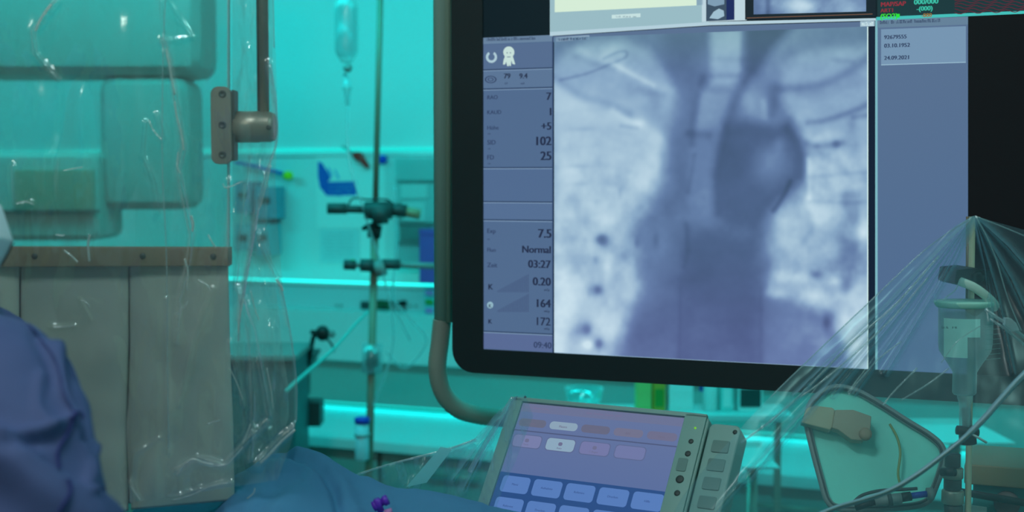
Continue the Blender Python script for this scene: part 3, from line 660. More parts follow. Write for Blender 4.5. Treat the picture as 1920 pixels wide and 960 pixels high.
obj('support_rod', MB().tube([rc, (rc.x+.002, rc.y, CEIL)], .0054, 20), mat('rod_steel', (170, 156, 138), .35, .35), sh, smooth=True)
obj('support_rod_core', MB().tube([rc+Vector((-.0042, .003, 0)), (rc.x-.0022, rc.y+.003, CEIL)], .0046, 16), M['steel_dark'], sh, smooth=True)
# rail and strips
rail = obj('curtain_rail', MB().prism([SH.pt(x, y, .008) for x, y in ((-250, 502), (428, 499), (428, 464), (-250, 462))], (0, .022, 0)), M['vinyl_dark'], sh, bevel=.0015)
for x, y in ((65, 480), (268, 480), (400, 481), (-120, 479)):
    obj('rivet', MB().lathe(SH.pt(x, y, .008), (0, -1, 0), [(.0034, 0), (.0034, .0008), (.0018, .0016)], 14), M['steel_dark'], rail, smooth=True)
def strip(pxl, pxr, yb_l, yb_r, seed, off=0.0):
    nu, nv = 36, 90; vs = []; th = .003; rnd = np.random.RandomState(seed); ph = rnd.rand(4)*6
    for side in (0, 1):
        for j in range(nv+1):
            t = j/nv
            for i in range(nu+1):
                s = i/nu; xl = lerp_poly(pxl, t)[0]; xr = lerp_poly(pxr, t)[0]
                y0 = 492; y = y0 + (yb_l*(1-s)+yb_r*s-y0)*t; x = xl+(xr-xl)*s
                d = .004*math.sin(s*5+ph[0]+t*1.5)*t + .006*math.sin(s*2.2+ph[1])*t*t + .0025*math.sin(t*9+ph[2]+s*3)*t + .0025*mnoise.noise(Vector((s*3, t*6, seed)))*min(1, t*4)
                d -= .009*(abs(s-.5)*2)**6*min(1, t*3)*(-1)
                d -= .006*math.exp(-(((x-(420-(y-500)*.36))/26)**2))*min(1, t*3)
                vs.append(P(x, y, YS+off+.001+d+side*th))
    W = nu+1; K = (nv+1)*W
    fs = [(j*W+i, (j+1)*W+i, (j+1)*W+i+1, j*W+i+1) for j in range(nv) for i in range(nu)]
    fs += [tuple(q+K for q in reversed(f)) for f in fs]
    fs += [(j*W, j*W+K, (j+1)*W+K, (j+1)*W) for j in range(nv)] + [(j*W+nu, (j+1)*W+nu, (j+1)*W+nu+K, j*W+nu+K) for j in range(nv)]
    fs += [(nv*W+i, nv*W+i+K, nv*W+i+1+K, nv*W+i+1) for i in range(nu)]
    return obj('curtain_strip', (vs, fs), M['vinyl'], sh, smooth='film')
strip([(243, 0), (244, 0), (242, 0), (246, 0)], [(428, 0), (431, 0), (437, 0), (440, 0)], 956, 938, 3)
strip([(39, 0), (40, 0), (38, 0)], [(241, 0), (242, 0), (237, 0), (241, 0)], 962, 958, 4, .002)
strip([(-180, 0), (-180, 0)], [(36, 0), (36, 0)], 962, 962, 5)
# shadow gap backing strip between the two
strip([(-170, 0), (-170, 0)], [(415, 0), (420, 0)], 955, 940, 9, .016)

# ------------------------------------------------------------ crumpled clear cover hanging over the shield
Lft = [(-120, -60), (-120, 1000)]
cov_right = [(512, -60), (515, 60), (519, 160), (521, 230), (519, 270), (516, 330), (520, 420), (527, 500), (531, 545), (540, 600), (549, 660), (555, 720), (556, 780), (551, 810), (543, 840), (532, 868), (520, 900)]
folds = [([(505, 120), (517, 200), (518, 265), (500, 330), (480, 400), (468, 470), (455, 540), (449, 600)], .012, 4),
         ([(517, 270), (505, 300), (492, 370), (482, 430), (470, 500), (460, 560)], -.010, 5),
         ([(430, 340), (432, 420), (428, 480)], .006, 4), ([(480, 430), (500, 480), (521, 520), (532, 560), (541, 610)], .008, 4),
         ([(306, 78), (318, 120), (328, 175), (336, 230), (345, 275), (335, 320), (348, 385), (360, 440), (352, 500), (335, 560), (330, 640)], .011, 4),
         ([(272, 230), (268, 290), (288, 340), (296, 400)], .006, 4), ([(110, 0), (85, 30), (62, 60), (66, 100), (110, 150)], .009, 4),
         ([(306, 78), (302, 0)], .006, 3), ([(306, 78), (360, 70), (310, -10)], .005, 3), ([(25, 310), (28, 385), (60, 380)], .005, 3),
         ([(295, 215), (305, 260)], .006, 3), ([(455, 560), (470, 640), (475, 760), (470, 860)], .008, 4), ([(430, 640), (445, 700), (455, 760)], .006, 3),
         ([(445, 540), (475, 620), (490, 700), (505, 780)], .008, 4), ([(330, 882), (370, 858), (420, 872), (470, 820), (500, 790)], .010, 5),
         ([(320, 935), (380, 915), (432, 905)], .008, 4), ([(243, 905), (262, 940)], .007, 4), ([(240, 950), (252, 850), (300, 820)], .005, 3),
         ([(480, 870), (520, 830), (552, 800)], .010, 6), ([(313, 560), (312, 700), (316, 850)], .005, 3), ([(400, 540), (360, 640), (335, 760)], .005, 4),
         ([(95, 614), (140, 611)], .006, 4), ([(150, 560), (170, 600)], .004, 3)]
cover = tag(sheet('shield_cover', Lft, cov_right, lambda X, Y: 1.440 + .0*X + .006*np.sin(X/46.0) + .020*smooth01((X-428)/90), M['bag'], 300, 420, folds, amp=.004, nscale=80, seed=4, stretch=1.5, ys=.6, vsharp=.005),
            'crumpled clear plastic cover bag draped over the radiation shield', 'plastic cover')
back_l = [(380, -60), (385, 1000)]
sheet('back_layer', [(436, -60), (436, 880)], [(508, -60), (512, 160), (513, 240), (505, 330), (500, 420), (512, 500), (520, 560), (528, 640), (540, 720), (542, 780), (520, 850)], lambda X, Y: 1.525+.006*np.sin(X/21.0), M['bag'], 60, 200, [([(470, 300), (455, 420), (440, 540)], .008, 4), ([(500, 330), (520, 420), (530, 520)], .006, 3)], parent=cover, amp=.005, nscale=44, seed=12, vsharp=.004)
def ribbon(name, pts, wpx, depth, m, parent):
    q = [(p.x, p.y) for p in spline([(x, y, 0) for x, y in pts], 6)]
    return obj(name, MB().tube([P(x, y, depth) for x, y in q], wpx/2*depth/F, 8, flat=.5), m, parent, smooth=True)
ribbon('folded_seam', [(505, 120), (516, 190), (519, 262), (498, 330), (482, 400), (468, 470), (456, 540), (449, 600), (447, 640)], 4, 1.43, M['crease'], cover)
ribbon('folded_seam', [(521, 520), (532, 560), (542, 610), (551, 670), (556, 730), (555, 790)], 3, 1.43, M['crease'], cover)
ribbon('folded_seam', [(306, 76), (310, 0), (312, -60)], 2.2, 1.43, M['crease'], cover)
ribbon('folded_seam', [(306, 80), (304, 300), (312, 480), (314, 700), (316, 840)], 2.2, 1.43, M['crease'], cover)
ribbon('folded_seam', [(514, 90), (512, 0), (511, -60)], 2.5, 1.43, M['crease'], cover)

M['glint'] = film('painted_glint_film', (.95, .96, .95), haze=.55, edge=.4, white=(.95, .95, .90), rough=.25, power=1.0, bump=.4, bscale=120, gloss=.4)  # pale film for highlight streaks painted on the cover as short ribbons
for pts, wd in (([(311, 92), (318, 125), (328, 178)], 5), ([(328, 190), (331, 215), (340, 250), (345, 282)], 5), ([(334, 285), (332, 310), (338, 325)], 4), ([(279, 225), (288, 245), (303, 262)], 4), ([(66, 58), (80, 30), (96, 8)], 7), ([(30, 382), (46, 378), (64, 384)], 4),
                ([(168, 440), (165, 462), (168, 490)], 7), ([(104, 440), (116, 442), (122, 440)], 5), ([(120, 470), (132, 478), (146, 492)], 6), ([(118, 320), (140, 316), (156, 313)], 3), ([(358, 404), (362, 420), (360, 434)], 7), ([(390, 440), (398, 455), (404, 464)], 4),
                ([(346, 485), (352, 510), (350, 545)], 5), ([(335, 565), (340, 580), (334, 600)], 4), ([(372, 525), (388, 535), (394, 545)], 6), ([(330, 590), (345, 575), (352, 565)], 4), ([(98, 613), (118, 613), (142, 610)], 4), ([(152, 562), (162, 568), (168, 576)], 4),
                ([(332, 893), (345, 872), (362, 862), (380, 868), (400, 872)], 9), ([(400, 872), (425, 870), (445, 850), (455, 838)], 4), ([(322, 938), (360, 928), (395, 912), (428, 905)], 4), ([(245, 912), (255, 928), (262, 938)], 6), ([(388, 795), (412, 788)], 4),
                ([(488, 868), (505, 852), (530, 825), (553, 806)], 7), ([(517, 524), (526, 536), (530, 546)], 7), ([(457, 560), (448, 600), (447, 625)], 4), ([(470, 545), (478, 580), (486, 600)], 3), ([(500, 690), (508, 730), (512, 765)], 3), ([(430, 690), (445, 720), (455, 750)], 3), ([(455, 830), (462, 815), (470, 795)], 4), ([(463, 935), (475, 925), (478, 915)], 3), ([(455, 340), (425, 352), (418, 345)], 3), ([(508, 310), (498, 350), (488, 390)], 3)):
    ribbon('painted_glint', pts, wd*.62, 1.428, M['glint'], cover)

# ------------------------------------------------------------ person in a blue gown (front left)
person = thing('person', (-.60, 1.22, 0), 'person in a blue surgical gown and white mask, cut by the left frame edge', 'person')
def Pp(x, y, Y): return P(x, y, Y)
shR = Pp(8, 772, 1.06); elR = Vector((-.335, 1.00, 1.07)); wrR = Vector((-.26, 1.14, 1.01))
shL = Vector((-.555, 1.36, 1.31)); elL = Vector((-.47, 1.27, 1.05)); wrL = Vector((-.30, 1.23, 1.02))
chest = Vector((-.56, 1.20, 1.22)); belly = Vector((-.64, 1.22, 1.05)); pelvis = Vector((-.68, 1.22, .92)); neck = Vector((-.60, 1.21, 1.36)); head = Vector((-.612, 1.21, 1.49))
b = MB()
b.chain([pelvis, belly, chest, Vector((-.565, 1.21, 1.30)), neck, head-Vector((0, 0, .02))], [.125, .115, .125, .09, .055, .06])
b.ball(chest, .13, 20, (.8, 1.35, 1.1)); b.ball(pelvis, .14, 20, (.85, 1.15, .9))
b.ball(head, .1, 24, (.98, .78, 1.15)); b.ball(head+Vector((.04, 0, -.06)), .055, 16, (1, .85, 1)); b.ball(head+Vector((.098, 0, -.012)), .016, 12, (1, .8, 1.5)); b.ball(head+Vector((.075, 0, .02)), .03, 12, (.8, 1.6, .6))
for sgn in (-1, 1): b.ball(head+Vector((-.005, sgn*.079, -.01)), .026, 12, (.7, .3, 1.2))
for s0, e0, w0 in ((shR, elR, wrR), (shL, elL, wrL)):
    b.chain([chest+Vector((0, (s0.y-chest.y)*.4, .06)), s0, s0.lerp(e0, .5), e0, e0.lerp(w0, .35), w0], [.07, .052, .045, .038, .038, .026], 14)
hips = [pelvis+Vector((0, q, -.04)) for q in (-.09, .09)]
for hp_, sx_ in zip(hips, (.02, -.04)):
    b.chain([hp_, hp_+Vector((.02+sx_, 0, -.44)), hp_+Vector((sx_, 0, -.78))], [.085, .058, .042], 14)
for wv, q, fw in ((wrR, -1, Vector((.9, .35, -.15))), (wrL, 1, Vector((.95, -.2, -.15)))):
    fw.normalize(); sd = Vector((0, 0, 1)).cross(fw).normalized(); up = fw.cross(sd)
    b.chain([wv, wv+fw*.045, wv+fw*.075], [.024, .026, .024], 12)
    for k in (-1, 1): b.chain([wv+fw*.05+sd*.018*k, wv+fw*.085+sd*.022*k], [.016, .015], 10)
    for i, l in enumerate((.066, .074, .070, .056)):
        st = wv+fw*.085+sd*(.030-.020*i)*1.0; dd = (fw+sd*(.12-.08*i)).normalized()
        b.chain([st-fw*.02, st+dd*l*.45-up*.004, st+dd*l*.78-up*.016, st+dd*l-up*.03], [.0105, .0098, .009, .008], 8)
    st = wv+fw*.025+sd*.024*(-q); dd = (fw*.7-sd*q*.7).normalized()
    b.chain([st, st+dd*.04, st+dd*.062+fw*.008], [.014, .0115, .0095], 8)
V, N, fs = union(b, .0055, 5)
obj('body', (V, fs), M['skin'], person, smooth=True)
# gown
g = MB()
g.chain([pelvis+Vector((0, 0, -.42)), pelvis, belly, chest, Vector((-.565, 1.21, 1.31)), neck-Vector((0, 0, .01))], [.20, .165, .15, .15, .115, .07], 24)
g.ball(chest, .15, 24, (.9, 1.35, 1.1)); g.ball(pelvis+Vector((0, 0, -.4)), .2, 24, (1, 1.2, 1.0))
r0 = .0635
up1 = Pp(40, 870, 1.03); up2 = Pp(66, 1010, 1.01)
g.chain([chest+Vector((.0, -.05, .07)), Pp(-60, 752, 1.09), Pp(2, 768, 1.06), Pp(20, 800, 1.05), up1, up2, elR+Vector((.0, 0, .0)), elR.lerp(wrR, .5), wrR], [.10, .074, .0600, .0590, .056, .056, .056, .050, .040], 24)
g.ball(Pp(-30, 718, 1.08), .055, 20)
g.chain([chest+Vector((0, .08, .07)), shL, shL.lerp(elL, .5), elL, elL.lerp(wrL, .5), wrL], [.10, .066, .064, .060, .052, .040], 20)
V, N, fs = union(g, .0045, 6)
# creases of the cloth
cc, sn = math.cos(PITCH), math.sin(PITCH); Qx = V - np.array(CAM); dep = Qx[:, 1]*cc - Qx[:, 2]*sn; upz = Qx[:, 1]*sn + Qx[:, 2]*cc
PX = 960+F*Qx[:, 0]/dep; PY = 480-F*upz/dep; front = (N[:, 1] < .35)*(PX > -60)*(PY < 1010)
disp = np.zeros(len(V)); big = np.array([mnoise.noise(Vector((v[0]*9, v[1]*9, v[2]*7))) for v in V]); fine = np.array([mnoise.noise(Vector((v[0]*38+3, v[1]*26, v[2]*26))) for v in V])
disp += .006*big + .0022*fine
ridged = np.array([1-abs(mnoise.noise(Vector((v[0]*16+v[2]*8, v[1]*12, v[2]*12-v[0]*9+5)))*2) for v in V]); disp += .0028*ridged
def crease(pts, a, wd):
    q = [(p.x, p.y) for p in spline([(x, y, 0) for x, y in pts], 5)]; d, _ = seg_dist(PX, PY, q); return a*np.exp(-(d/wd)**2)*front
disp += crease([(118, 676), (130, 712), (144, 752), (152, 800), (154, 826)], -.008, 6) + crease([(100, 660), (114, 715), (128, 765), (136, 790)], .003, 10)
disp += crease([(40, 595), (85, 640), (108, 690), (118, 740), (140, 775)], .0035, 9) + crease([(60, 640), (90, 680), (104, 720)], -.004, 7)
disp += crease([(78, 700), (72, 760), (100, 800)], .004, 8) + crease([(10, 815), (60, 808), (100, 800), (128, 785)], .006, 9) + crease([(20, 838), (70, 832), (100, 830)], -.004, 9)
disp += crease([(130, 790), (150, 830), (162, 880), (150, 920)], .004, 6) + crease([(175, 840), (160, 900), (152, 930)], .005, 5) + crease([(190, 930), (205, 950), (215, 965)], -.010, 8)
dl, sg = seg_dist(PX, PY, [(-40, 775), (0, 800), (50, 838), (90, 875), (130, 905), (175, 935), (235, 975)])
disp += front*.011*smooth01((-dl*sg)/7+.5)*smooth01((120-dl)/90)
V2 = V + N*disp[:, None]
gown = obj('surgical_gown', (V2, fs), M['gown'], person, smooth=True)
bv = BVHTree.FromPolygons([Vector(v) for v in V2], fs)
def on_gown(x, y):
    h = bv.ray_cast(CAM, ray(x, y).normalized()); return h[0], h[1]
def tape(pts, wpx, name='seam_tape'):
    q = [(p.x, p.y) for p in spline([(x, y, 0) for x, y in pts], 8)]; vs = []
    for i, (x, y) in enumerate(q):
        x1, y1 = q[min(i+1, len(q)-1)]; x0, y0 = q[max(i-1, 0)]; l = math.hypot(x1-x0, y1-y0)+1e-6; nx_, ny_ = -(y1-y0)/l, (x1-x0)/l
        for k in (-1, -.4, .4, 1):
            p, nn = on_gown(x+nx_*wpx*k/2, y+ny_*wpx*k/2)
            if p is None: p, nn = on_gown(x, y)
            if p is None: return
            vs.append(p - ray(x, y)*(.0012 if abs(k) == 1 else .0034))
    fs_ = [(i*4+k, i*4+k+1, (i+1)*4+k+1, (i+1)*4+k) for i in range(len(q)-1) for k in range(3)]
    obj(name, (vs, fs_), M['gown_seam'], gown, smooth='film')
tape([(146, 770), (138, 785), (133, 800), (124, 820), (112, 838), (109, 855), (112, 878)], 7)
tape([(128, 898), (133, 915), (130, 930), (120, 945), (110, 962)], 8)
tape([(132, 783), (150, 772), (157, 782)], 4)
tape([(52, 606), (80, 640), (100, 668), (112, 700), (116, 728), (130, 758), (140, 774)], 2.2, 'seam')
# mask, cap, gloves, trousers, shoes, eyes
mk = MB(); hx = head
tip = P(25, 452, 1.19)
A = [P(2, 384, 1.19), P(-40, 384, 1.155), P(-130, 400, 1.145), P(-150, 500, 1.15), P(-60, 545, 1.155), P(2, 498, 1.19)]
mk.add(A + [tip, P(-30, 440, 1.145)] + [P(2, 384, 1.24), P(-40, 384, 1.275), P(-130, 400, 1.285), P(-150, 500, 1.28), P(-60, 545, 1.275), P(2, 498, 1.24)] + [P(25, 452, 1.235)],
       [(0, 6, 7, 1), (6, 5, 4, 7), (1, 7, 3, 2), (7, 4, 3), (8, 9, 10, 11, 12, 13, 14), (0, 8, 14, 6), (6, 14, 13, 5), (5, 13, 12, 4), (4, 12, 11, 3), (3, 11, 10, 2), (2, 10, 9, 1), (1, 9, 8, 0)])
mask = obj('face_mask', mk, M['maskm'], person, bevel=.002)
obj('mask_edge_wire', MB().tube([P(25, 454, 1.19), P(14, 478, 1.188), P(2, 498, 1.186)], .0009, 8), M['darkgrey'], mask, smooth=True)
cp = MB(); cp.ball(head+Vector((-.012, 0, .045)), .112, 24, (.98, .84, .92)); obj('surgical_cap', cp, M['cap'], person, smooth=True)
for q in (-1, 1): obj('eye', MB().ball(head+Vector((.083, q*.032, .008)), .013, 12), M['eye'], person, smooth=True)
tr = MB()
for hp_, sx_ in zip(hips, (.02, -.04)): tr.chain([hp_, hp_+Vector((.02+sx_, 0, -.44)), hp_+Vector((sx_, 0, -.76))], [.10, .078, .07], 14)
V, N, fs = union(tr, .012, 4); obj('trousers', (V, fs), M['trouser'], person, smooth=True)
for hp_, sx_ in zip(hips, (.02, -.04)):
    f0 = hp_+Vector((sx_, 0, 0)); obj('clog', MB().ball((f0.x+.06, f0.y, .045), .05, 16, (2.6, .95, .9)), M['white'], person, smooth=True)

# ------------------------------------------------------------ operating table, its blue drape and small things on it
tb = thing('operating_table', (-.16, 1.54, 0), 'operating table hidden under the rumpled blue drape', 'table')
obj('table_base', MB().box(-.38, .04, 1.40, 1.68, 0, .12), M['grey'], tb, bevel=.02)
obj('column', MB().box(-.26, -.06, 1.45, 1.62, .12, .86), M['steel'], tb, bevel=.01)
obj('table_top', MB().box(-.41, .08, 1.36, 1.69, .86, .92), M['darkgrey'], tb, bevel=.01)
obj('mattress', MB().box(-.41, .08, 1.37, 1.68, .92, .985), M['black'], tb, bevel=.015)
cont = [(250, 925), (340, 918), (430, 905), (470, 878), (515, 848), (560, 836), (600, 850), (640, 873), (690, 902), (740, 916), (800, 925), (850, 934), (900, 946), (960, 958), (1030, 975), (1300, 1010)]
YR = 1.66
cx = [P(x, y, YR) for x, y in cont]; CX = [p.x for p in cx]; CZ = [p.z for p in cx]
nu, nv = 260, 170; xs = np.linspace(-.455, .10, nu); ts = np.linspace(0, 1, nv); vs = []
Xg, Tg = np.meshgrid(xs, ts)
zr = np.interp(Xg, CX, CZ); zr = (zr + np.interp(Xg-.012, CX, CZ) + np.interp(Xg+.012, CX, CZ))/3
Yg = np.interp(Tg, [0, .14, .80, .86, 1], [1.335, 1.36, YR, 1.695, 1.705]); Zg = np.where(Tg < .14, (zr-.02)-.34*smooth01(1-Tg/.14)**1.2, zr-.02*(1-(Tg-.14)/.66))
Zg = np.where(Tg > .80, zr-.24*((Tg-.80)/.2)**1.6, Zg)
dep = (Yg)*cc-(Zg-1.5)*sn; gx = 960+F*Xg/dep; gy = 480-F*((Yg)*sn+(Zg-1.5)*cc)/dep
Zg = Zg + .006*vnoise(gx, gy*1.6, 120, 8, 4)*(Tg > .1)
for pts, a, wd in (([(540, 852), (575, 858), (605, 880), (625, 915), (640, 970)], -.011, 9), ([(556, 846), (600, 862), (640, 900), (668, 960)], .006, 12), ([(450, 905), (500, 880), (540, 875)], .007, 14), ([(480, 960), (520, 910), (560, 890)], -.006, 14),
                   ([(690, 905), (720, 930), (735, 970)], .004, 12), ([(780, 930), (840, 945), (900, 955)], .003, 10), ([(440, 930), (420, 960)], .006, 12)):
    d, _ = seg_dist(gx, gy, pts); Zg = Zg + a*np.exp(-(d/wd)**2)*(Tg > .14)*(Tg < .82)
vs = [(Xg[j, i], Yg[j, i], Zg[j, i]) for j in range(nv) for i in range(nu)]
fs = [(j*nu+i, j*nu+i+1, (j+1)*nu+i+1, (j+1)*nu+i) for j in range(nv-1) for i in range(nu-1)]
tag(obj('surgical_drape', (vs, fs), M['drape'], None, smooth='film'), 'rumpled blue sterile cloth drape covering the table in the foreground', 'drape')
# violet connector
vc = thing('connector', P(712, 950, 1.53), 'small violet plastic connector lying on the blue drape', 'connector')
p0 = P(700, 950, 1.53); p1 = P(727, 936, 1.53)
obj('connector_body', MB().tube([p0, p0.lerp(p1, .3), p0.lerp(p1, .32), p0.lerp(p1, .7), p0.lerp(p1, .72), p1], [.0062, .0062, .0045, .0045, .0062, .0062], 10), M['violet'], vc, smooth=True)
obj('connector_wing', MB().tube([P(706, 936, 1.525), P(714, 958, 1.53)], .0042, 8), M['violet'], vc, smooth=True)
obj('connector_cap', MB().tube([P(722, 962, 1.53), P(735, 958, 1.53)], .004, 10), M['pink'], vc, smooth=True)

# ------------------------------------------------------------ touch panel
f = TAB
def tl(x, y): return f.L(x, y)
tp = thing('touch_panel', f.pt(1130, 960, -.02), 'tilted grey-green touch panel console with lilac and blue screen', 'control panel')
bl = .30
oc = [(955, 738), (1331, 782)]
A0, B0 = tl(960, 741); A1, B1 = tl(1330, 783)
B_ = max(B0, B1); w_ = A1-A0; b_low = B_-.30
def tpoly(name, pts, o, th, m, parent, bevel=0): return obj(name, MB().prism([f.W(a, b, o) for a, b in pts], -f.n*th), m, parent, bevel=bevel)
s0 = tl(980.8, 755.5); s1 = tl(1282, 787); sw = s1[0]-s0[0]
hb = rrect(A0, b_low, A1, B_, .014, 6)
tpoly('housing', hb, -.0015, .028, M['housing'], tp, .003)
# raised frame around the screen
for nm, (a0, a1, b0, b1) in (('frame_bar', (A0+.003, s0[0]-.001, b_low+.003, B_-.004)), ('frame_bar', (A0+.003, A1-.003, s0[1]+.0015, B_-.003)), ('frame_bar', (s1[0]+.001, A1-.003, b_low+.003, B_-.004)), ('frame_bar', (A0+.003, A1-.003, b_low+.004, b_low+.05))):
    tpoly(nm, [(a1, b1), (a0, b1), (a0, b0), (a1, b0)], .0025, .006, M['housing'], tp, .0012)
scrn = tpoly('screen', [(s1[0], s0[1]), (s0[0], s0[1]), (s0[0], b_low+.05), (s1[0], b_low+.05)], -.0005, .0006, gradient_glow('touch_glow', (98, 114, 156), (76, 100, 154)), tp)
def tq(name, x0, x1, y0, y1, col, o=.0006):   # boxes in panel metres
    col = tuple(v*.88 for v in col); return tpoly(name, [(x1, y1), (x0, y1), (x0, y0), (x1, y0)], o, .0004, glow(col), scrn)
U = lambda k: s0[0]+sw*k
def Vb(y): return tl(960 if y < 900 else 940, y)[1]
top = s0[1]; yb = tl(940, 884)[1]; H_ = top-yb
tq('title_band', U(0), U(1), top-.12*H_, top, (124, 128, 178), .0001)
tq('blue_band', U(0), U(1), b_low+.05, yb, (48, 86, 158), .0001)
tq('rule', U(0), U(1), top-.405*H_, top-.39*H_, (90, 98, 146), .0003)
for i, c in enumerate(((104, 104, 136), (142, 160, 192), (104, 102, 136), (116, 112, 148), (112, 108, 146))):
    x0 = U(.015+.2*i); tpoly('tab_button', rrect(x0, top-.335*H_, x0+sw*.175, top-.225*H_, .05*H_, 4), .0009, .0004, glow(c), scrn)
    ta = text('tab_text', ('Basis', 'Fluoro', 'System', 'Bild', 'Extra')[i], f, *proj(f.W(x0+sw*.087, top-.305*H_, 0)), .0032, glow((110, 104, 138)), scrn, 'C', off=.0012)
for i, c in enumerate(((122, 124, 178), (142, 164, 198), (118, 118, 174), (114, 118, 174))):
    x0 = U(.012+.213*i); q = tpoly('icon_button', rrect(x0, top-.80*H_+.16*H_, x0+sw*.185, top-.45*H_, .05*H_, 4), .0006, .0003, glow((94, 102, 150)), scrn)
    tpoly('icon_button_face', rrect(x0+.0012, top-.80*H_+.16*H_+.0012, x0+sw*.185-.0012, top-.45*H_-.0012, .045*H_, 4), .0009, .0003, glow(c), scrn)
    if i < 3: tpoly('icon', rrect(x0+sw*.08, top-.56*H_, x0+sw*.105, top-.51*H_, .02*H_, 3), .0012, .0003, glow((110, 108, 150)), scrn); text('icon_text', ('Tisch', 'Auto', 'C-Bogen')[i], f, *proj(f.W(x0+sw*.092, top-.605*H_, 0)), .0026, glow((110, 108, 150)), scrn, 'C', off=.0012)
for i, (s, x, k) in enumerate((('Patient  Untersuchung', .02, .075), ('Serie  Position  System  24.09', .42, .075))):
    text('title_text', s, f, *proj(f.W(U(x), top-k*H_, 0)), .0030, glow((120, 110, 154)), scrn, off=.0012)
rh = .30*H_
words_ = ('Menü', 'Aufnahme', 'Referenz', 'Drucken', 'Hilfe')
for r in range(2):
    for i in range(5):
        x0 = U(.03+.2*i)+(0 if r == 0 else .0); y1 = yb-.045*H_-r*rh
        b_ = tpoly('soft_key', rrect(x0, y1-.225*H_, x0+sw*.175, y1, .045*H_, 4), .0009, .0004, glow((88, 122, 196)), scrn)
        text('key_text', words_[(i+2*r) % 5], f, *proj(f.W(x0+sw*.087, y1-.125*H_, 0)), .0030, glow((60, 86, 150)), scrn, 'C', off=.0012)
for x, y, r in ((967, 748, .0022), (985, 745, .0018), (1304, 803, .0016), (1296, 828, .0034), (1290, 851, .0040), (1275, 899, .0055), (1270, 925, .004)):
    obj('indicator' if r < .003 else 'push_button', MB().lathe(f.pt(x, y, .002), f.n, [(r, 0), (r, .0012), (r*.6, .0016)], 14), M['darkgrey'] if y > 810 or y < 760 else glow((120, 190, 60)), tp, smooth=True)
tpoly('key_plate', rrect(*tl(1268, 884), *tl(1292, 862), .002, 3), .0035, .001, M['housing2'], tp)
# side module
mo = thing('control_module', f.W(A1+.02, b_low+.05, -.02), 'grey-green button module fixed to the right side of the touch panel', 'control module')
ma0, ma1 = A1+.004, A1+.046; mb1 = tl(1395, 800)[1]
tpoly('housing', rrect(ma0, b_low, ma1, mb1, .008, 5), .002, .034, M['housing'], mo, .003)
for i in range(6):
    y1 = mb1-.024-i*.026; tpoly('module_button', rrect(ma0+.010, y1-.017, ma1-.009, y1, .002, 3), .0035, .002, M['housing2'], mo, .0006)
obj('screw', MB().lathe(f.W(ma1-.006, mb1-.010, .002), f.n, [(.003, 0), (.003, .001), (.001, .001)], 12), M['darkgrey'], mo, smooth=True)
obj('mounting_tab', MB().fbox(f, A1-.004, ma0+.008, b_low+.02, b_low+.12, -.024, -.010), M['darkgrey'], mo)
cart = thing('control_cart', (.35, 1.98, 0), 'steel post and foot holding up the touch panel', 'stand')
q = f.W(A0+w_*.55, b_low+.12, -.032)
obj('post', MB().tube([q, q+Vector((.02, .06, -.10)), (q.x+.02, q.y+.06, .05)], .018, 14), M['steel'], cart, smooth=True)
obj('foot', MB().lathe((q.x+.02, q.y+.06, 0), (0, 0, 1), [(.11, 0), (.11, .03), (.05, .05)], 24), M['darkgrey'], cart, smooth=True)

# ------------------------------------------------------------ clear sheets over the consoles
def tent_depth(X, Y): return 1.60 + .10*smooth01((960-Y)/500) - .00012*np.abs(X-1830)*1.0
tl_ = [(1822, 406), (1790, 424), (1740, 462), (1690, 508), (1640, 555), (1590, 602), (1540, 650), (1490, 698), (1445, 742), (1400, 790), (1360, 836), (1320, 880), (1280, 930), (1250, 985)]
tr_ = [(1826, 405), (1990, 450), (2080, 500), (2080, 600), (2080, 700), (2080, 800), (2080, 900), (2080, 985)]
ap = (1826, 404)
tf = []
for x1, y1, a, wd in ((1490, 742, .014, 4), (1440, 800, .012, 5), (1560, 742, .014, 5), (1600, 740, .010, 4), (1660, 700, .012, 5), (1400, 900, .012, 6), (1950, 640, .012, 6), (1940, 520, .012, 6), (1900, 700, .008, 4), (1860, 600, .006, 3), (1520, 720, -.008, 4), (1340, 960, .01, 6), (1750, 560, .006, 4)):
    tf.append(([ap, ((ap[0]+x1)/2+6, (ap[1]+y1)/2), (x1, y1)], a, wd))
tent = tag(sheet('sterile_sheet', tl_, tr_, tent_depth, M['bag2'], 240, 260, tf, amp=.003, nscale=110, seed=15, stretch=1.4, vsharp=.0012), 'clear plastic sheet hung like a tent over the infusion bottle and injector', 'plastic sheet')
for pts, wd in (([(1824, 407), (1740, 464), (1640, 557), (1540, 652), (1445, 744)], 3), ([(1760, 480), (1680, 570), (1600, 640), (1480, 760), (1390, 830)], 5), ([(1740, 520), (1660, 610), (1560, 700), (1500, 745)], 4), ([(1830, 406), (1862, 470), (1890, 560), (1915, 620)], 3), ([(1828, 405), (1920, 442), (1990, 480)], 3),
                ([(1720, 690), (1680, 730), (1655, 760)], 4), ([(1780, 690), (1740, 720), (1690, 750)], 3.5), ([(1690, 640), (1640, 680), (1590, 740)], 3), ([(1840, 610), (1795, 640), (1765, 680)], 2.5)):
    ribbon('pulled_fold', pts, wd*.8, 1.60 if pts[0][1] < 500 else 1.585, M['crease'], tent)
sheet2 = tag(sheet('sterile_sheet', [(968, 742), (930, 775), (890, 822), (820, 850), (740, 868), (680, 885), (650, 900)], [(985, 740), (1000, 780), (980, 830), (965, 870), (950, 900), (940, 925), (930, 955)], lambda X, Y: 1.70+.02*np.sin(X/40.0), M['bag2'], 110, 110,
            [([(965, 742), (935, 800), (900, 860), (870, 920)], .014, 5), ([(890, 830), (840, 850), (800, 880), (770, 915)], .018, 9), ([(930, 790), (880, 860), (850, 900)], .012, 6)], amp=.008, nscale=60, seed=31, vsharp=.006), 'clear plastic sheet stretched over the left side of the touch panel', 'plastic sheet')
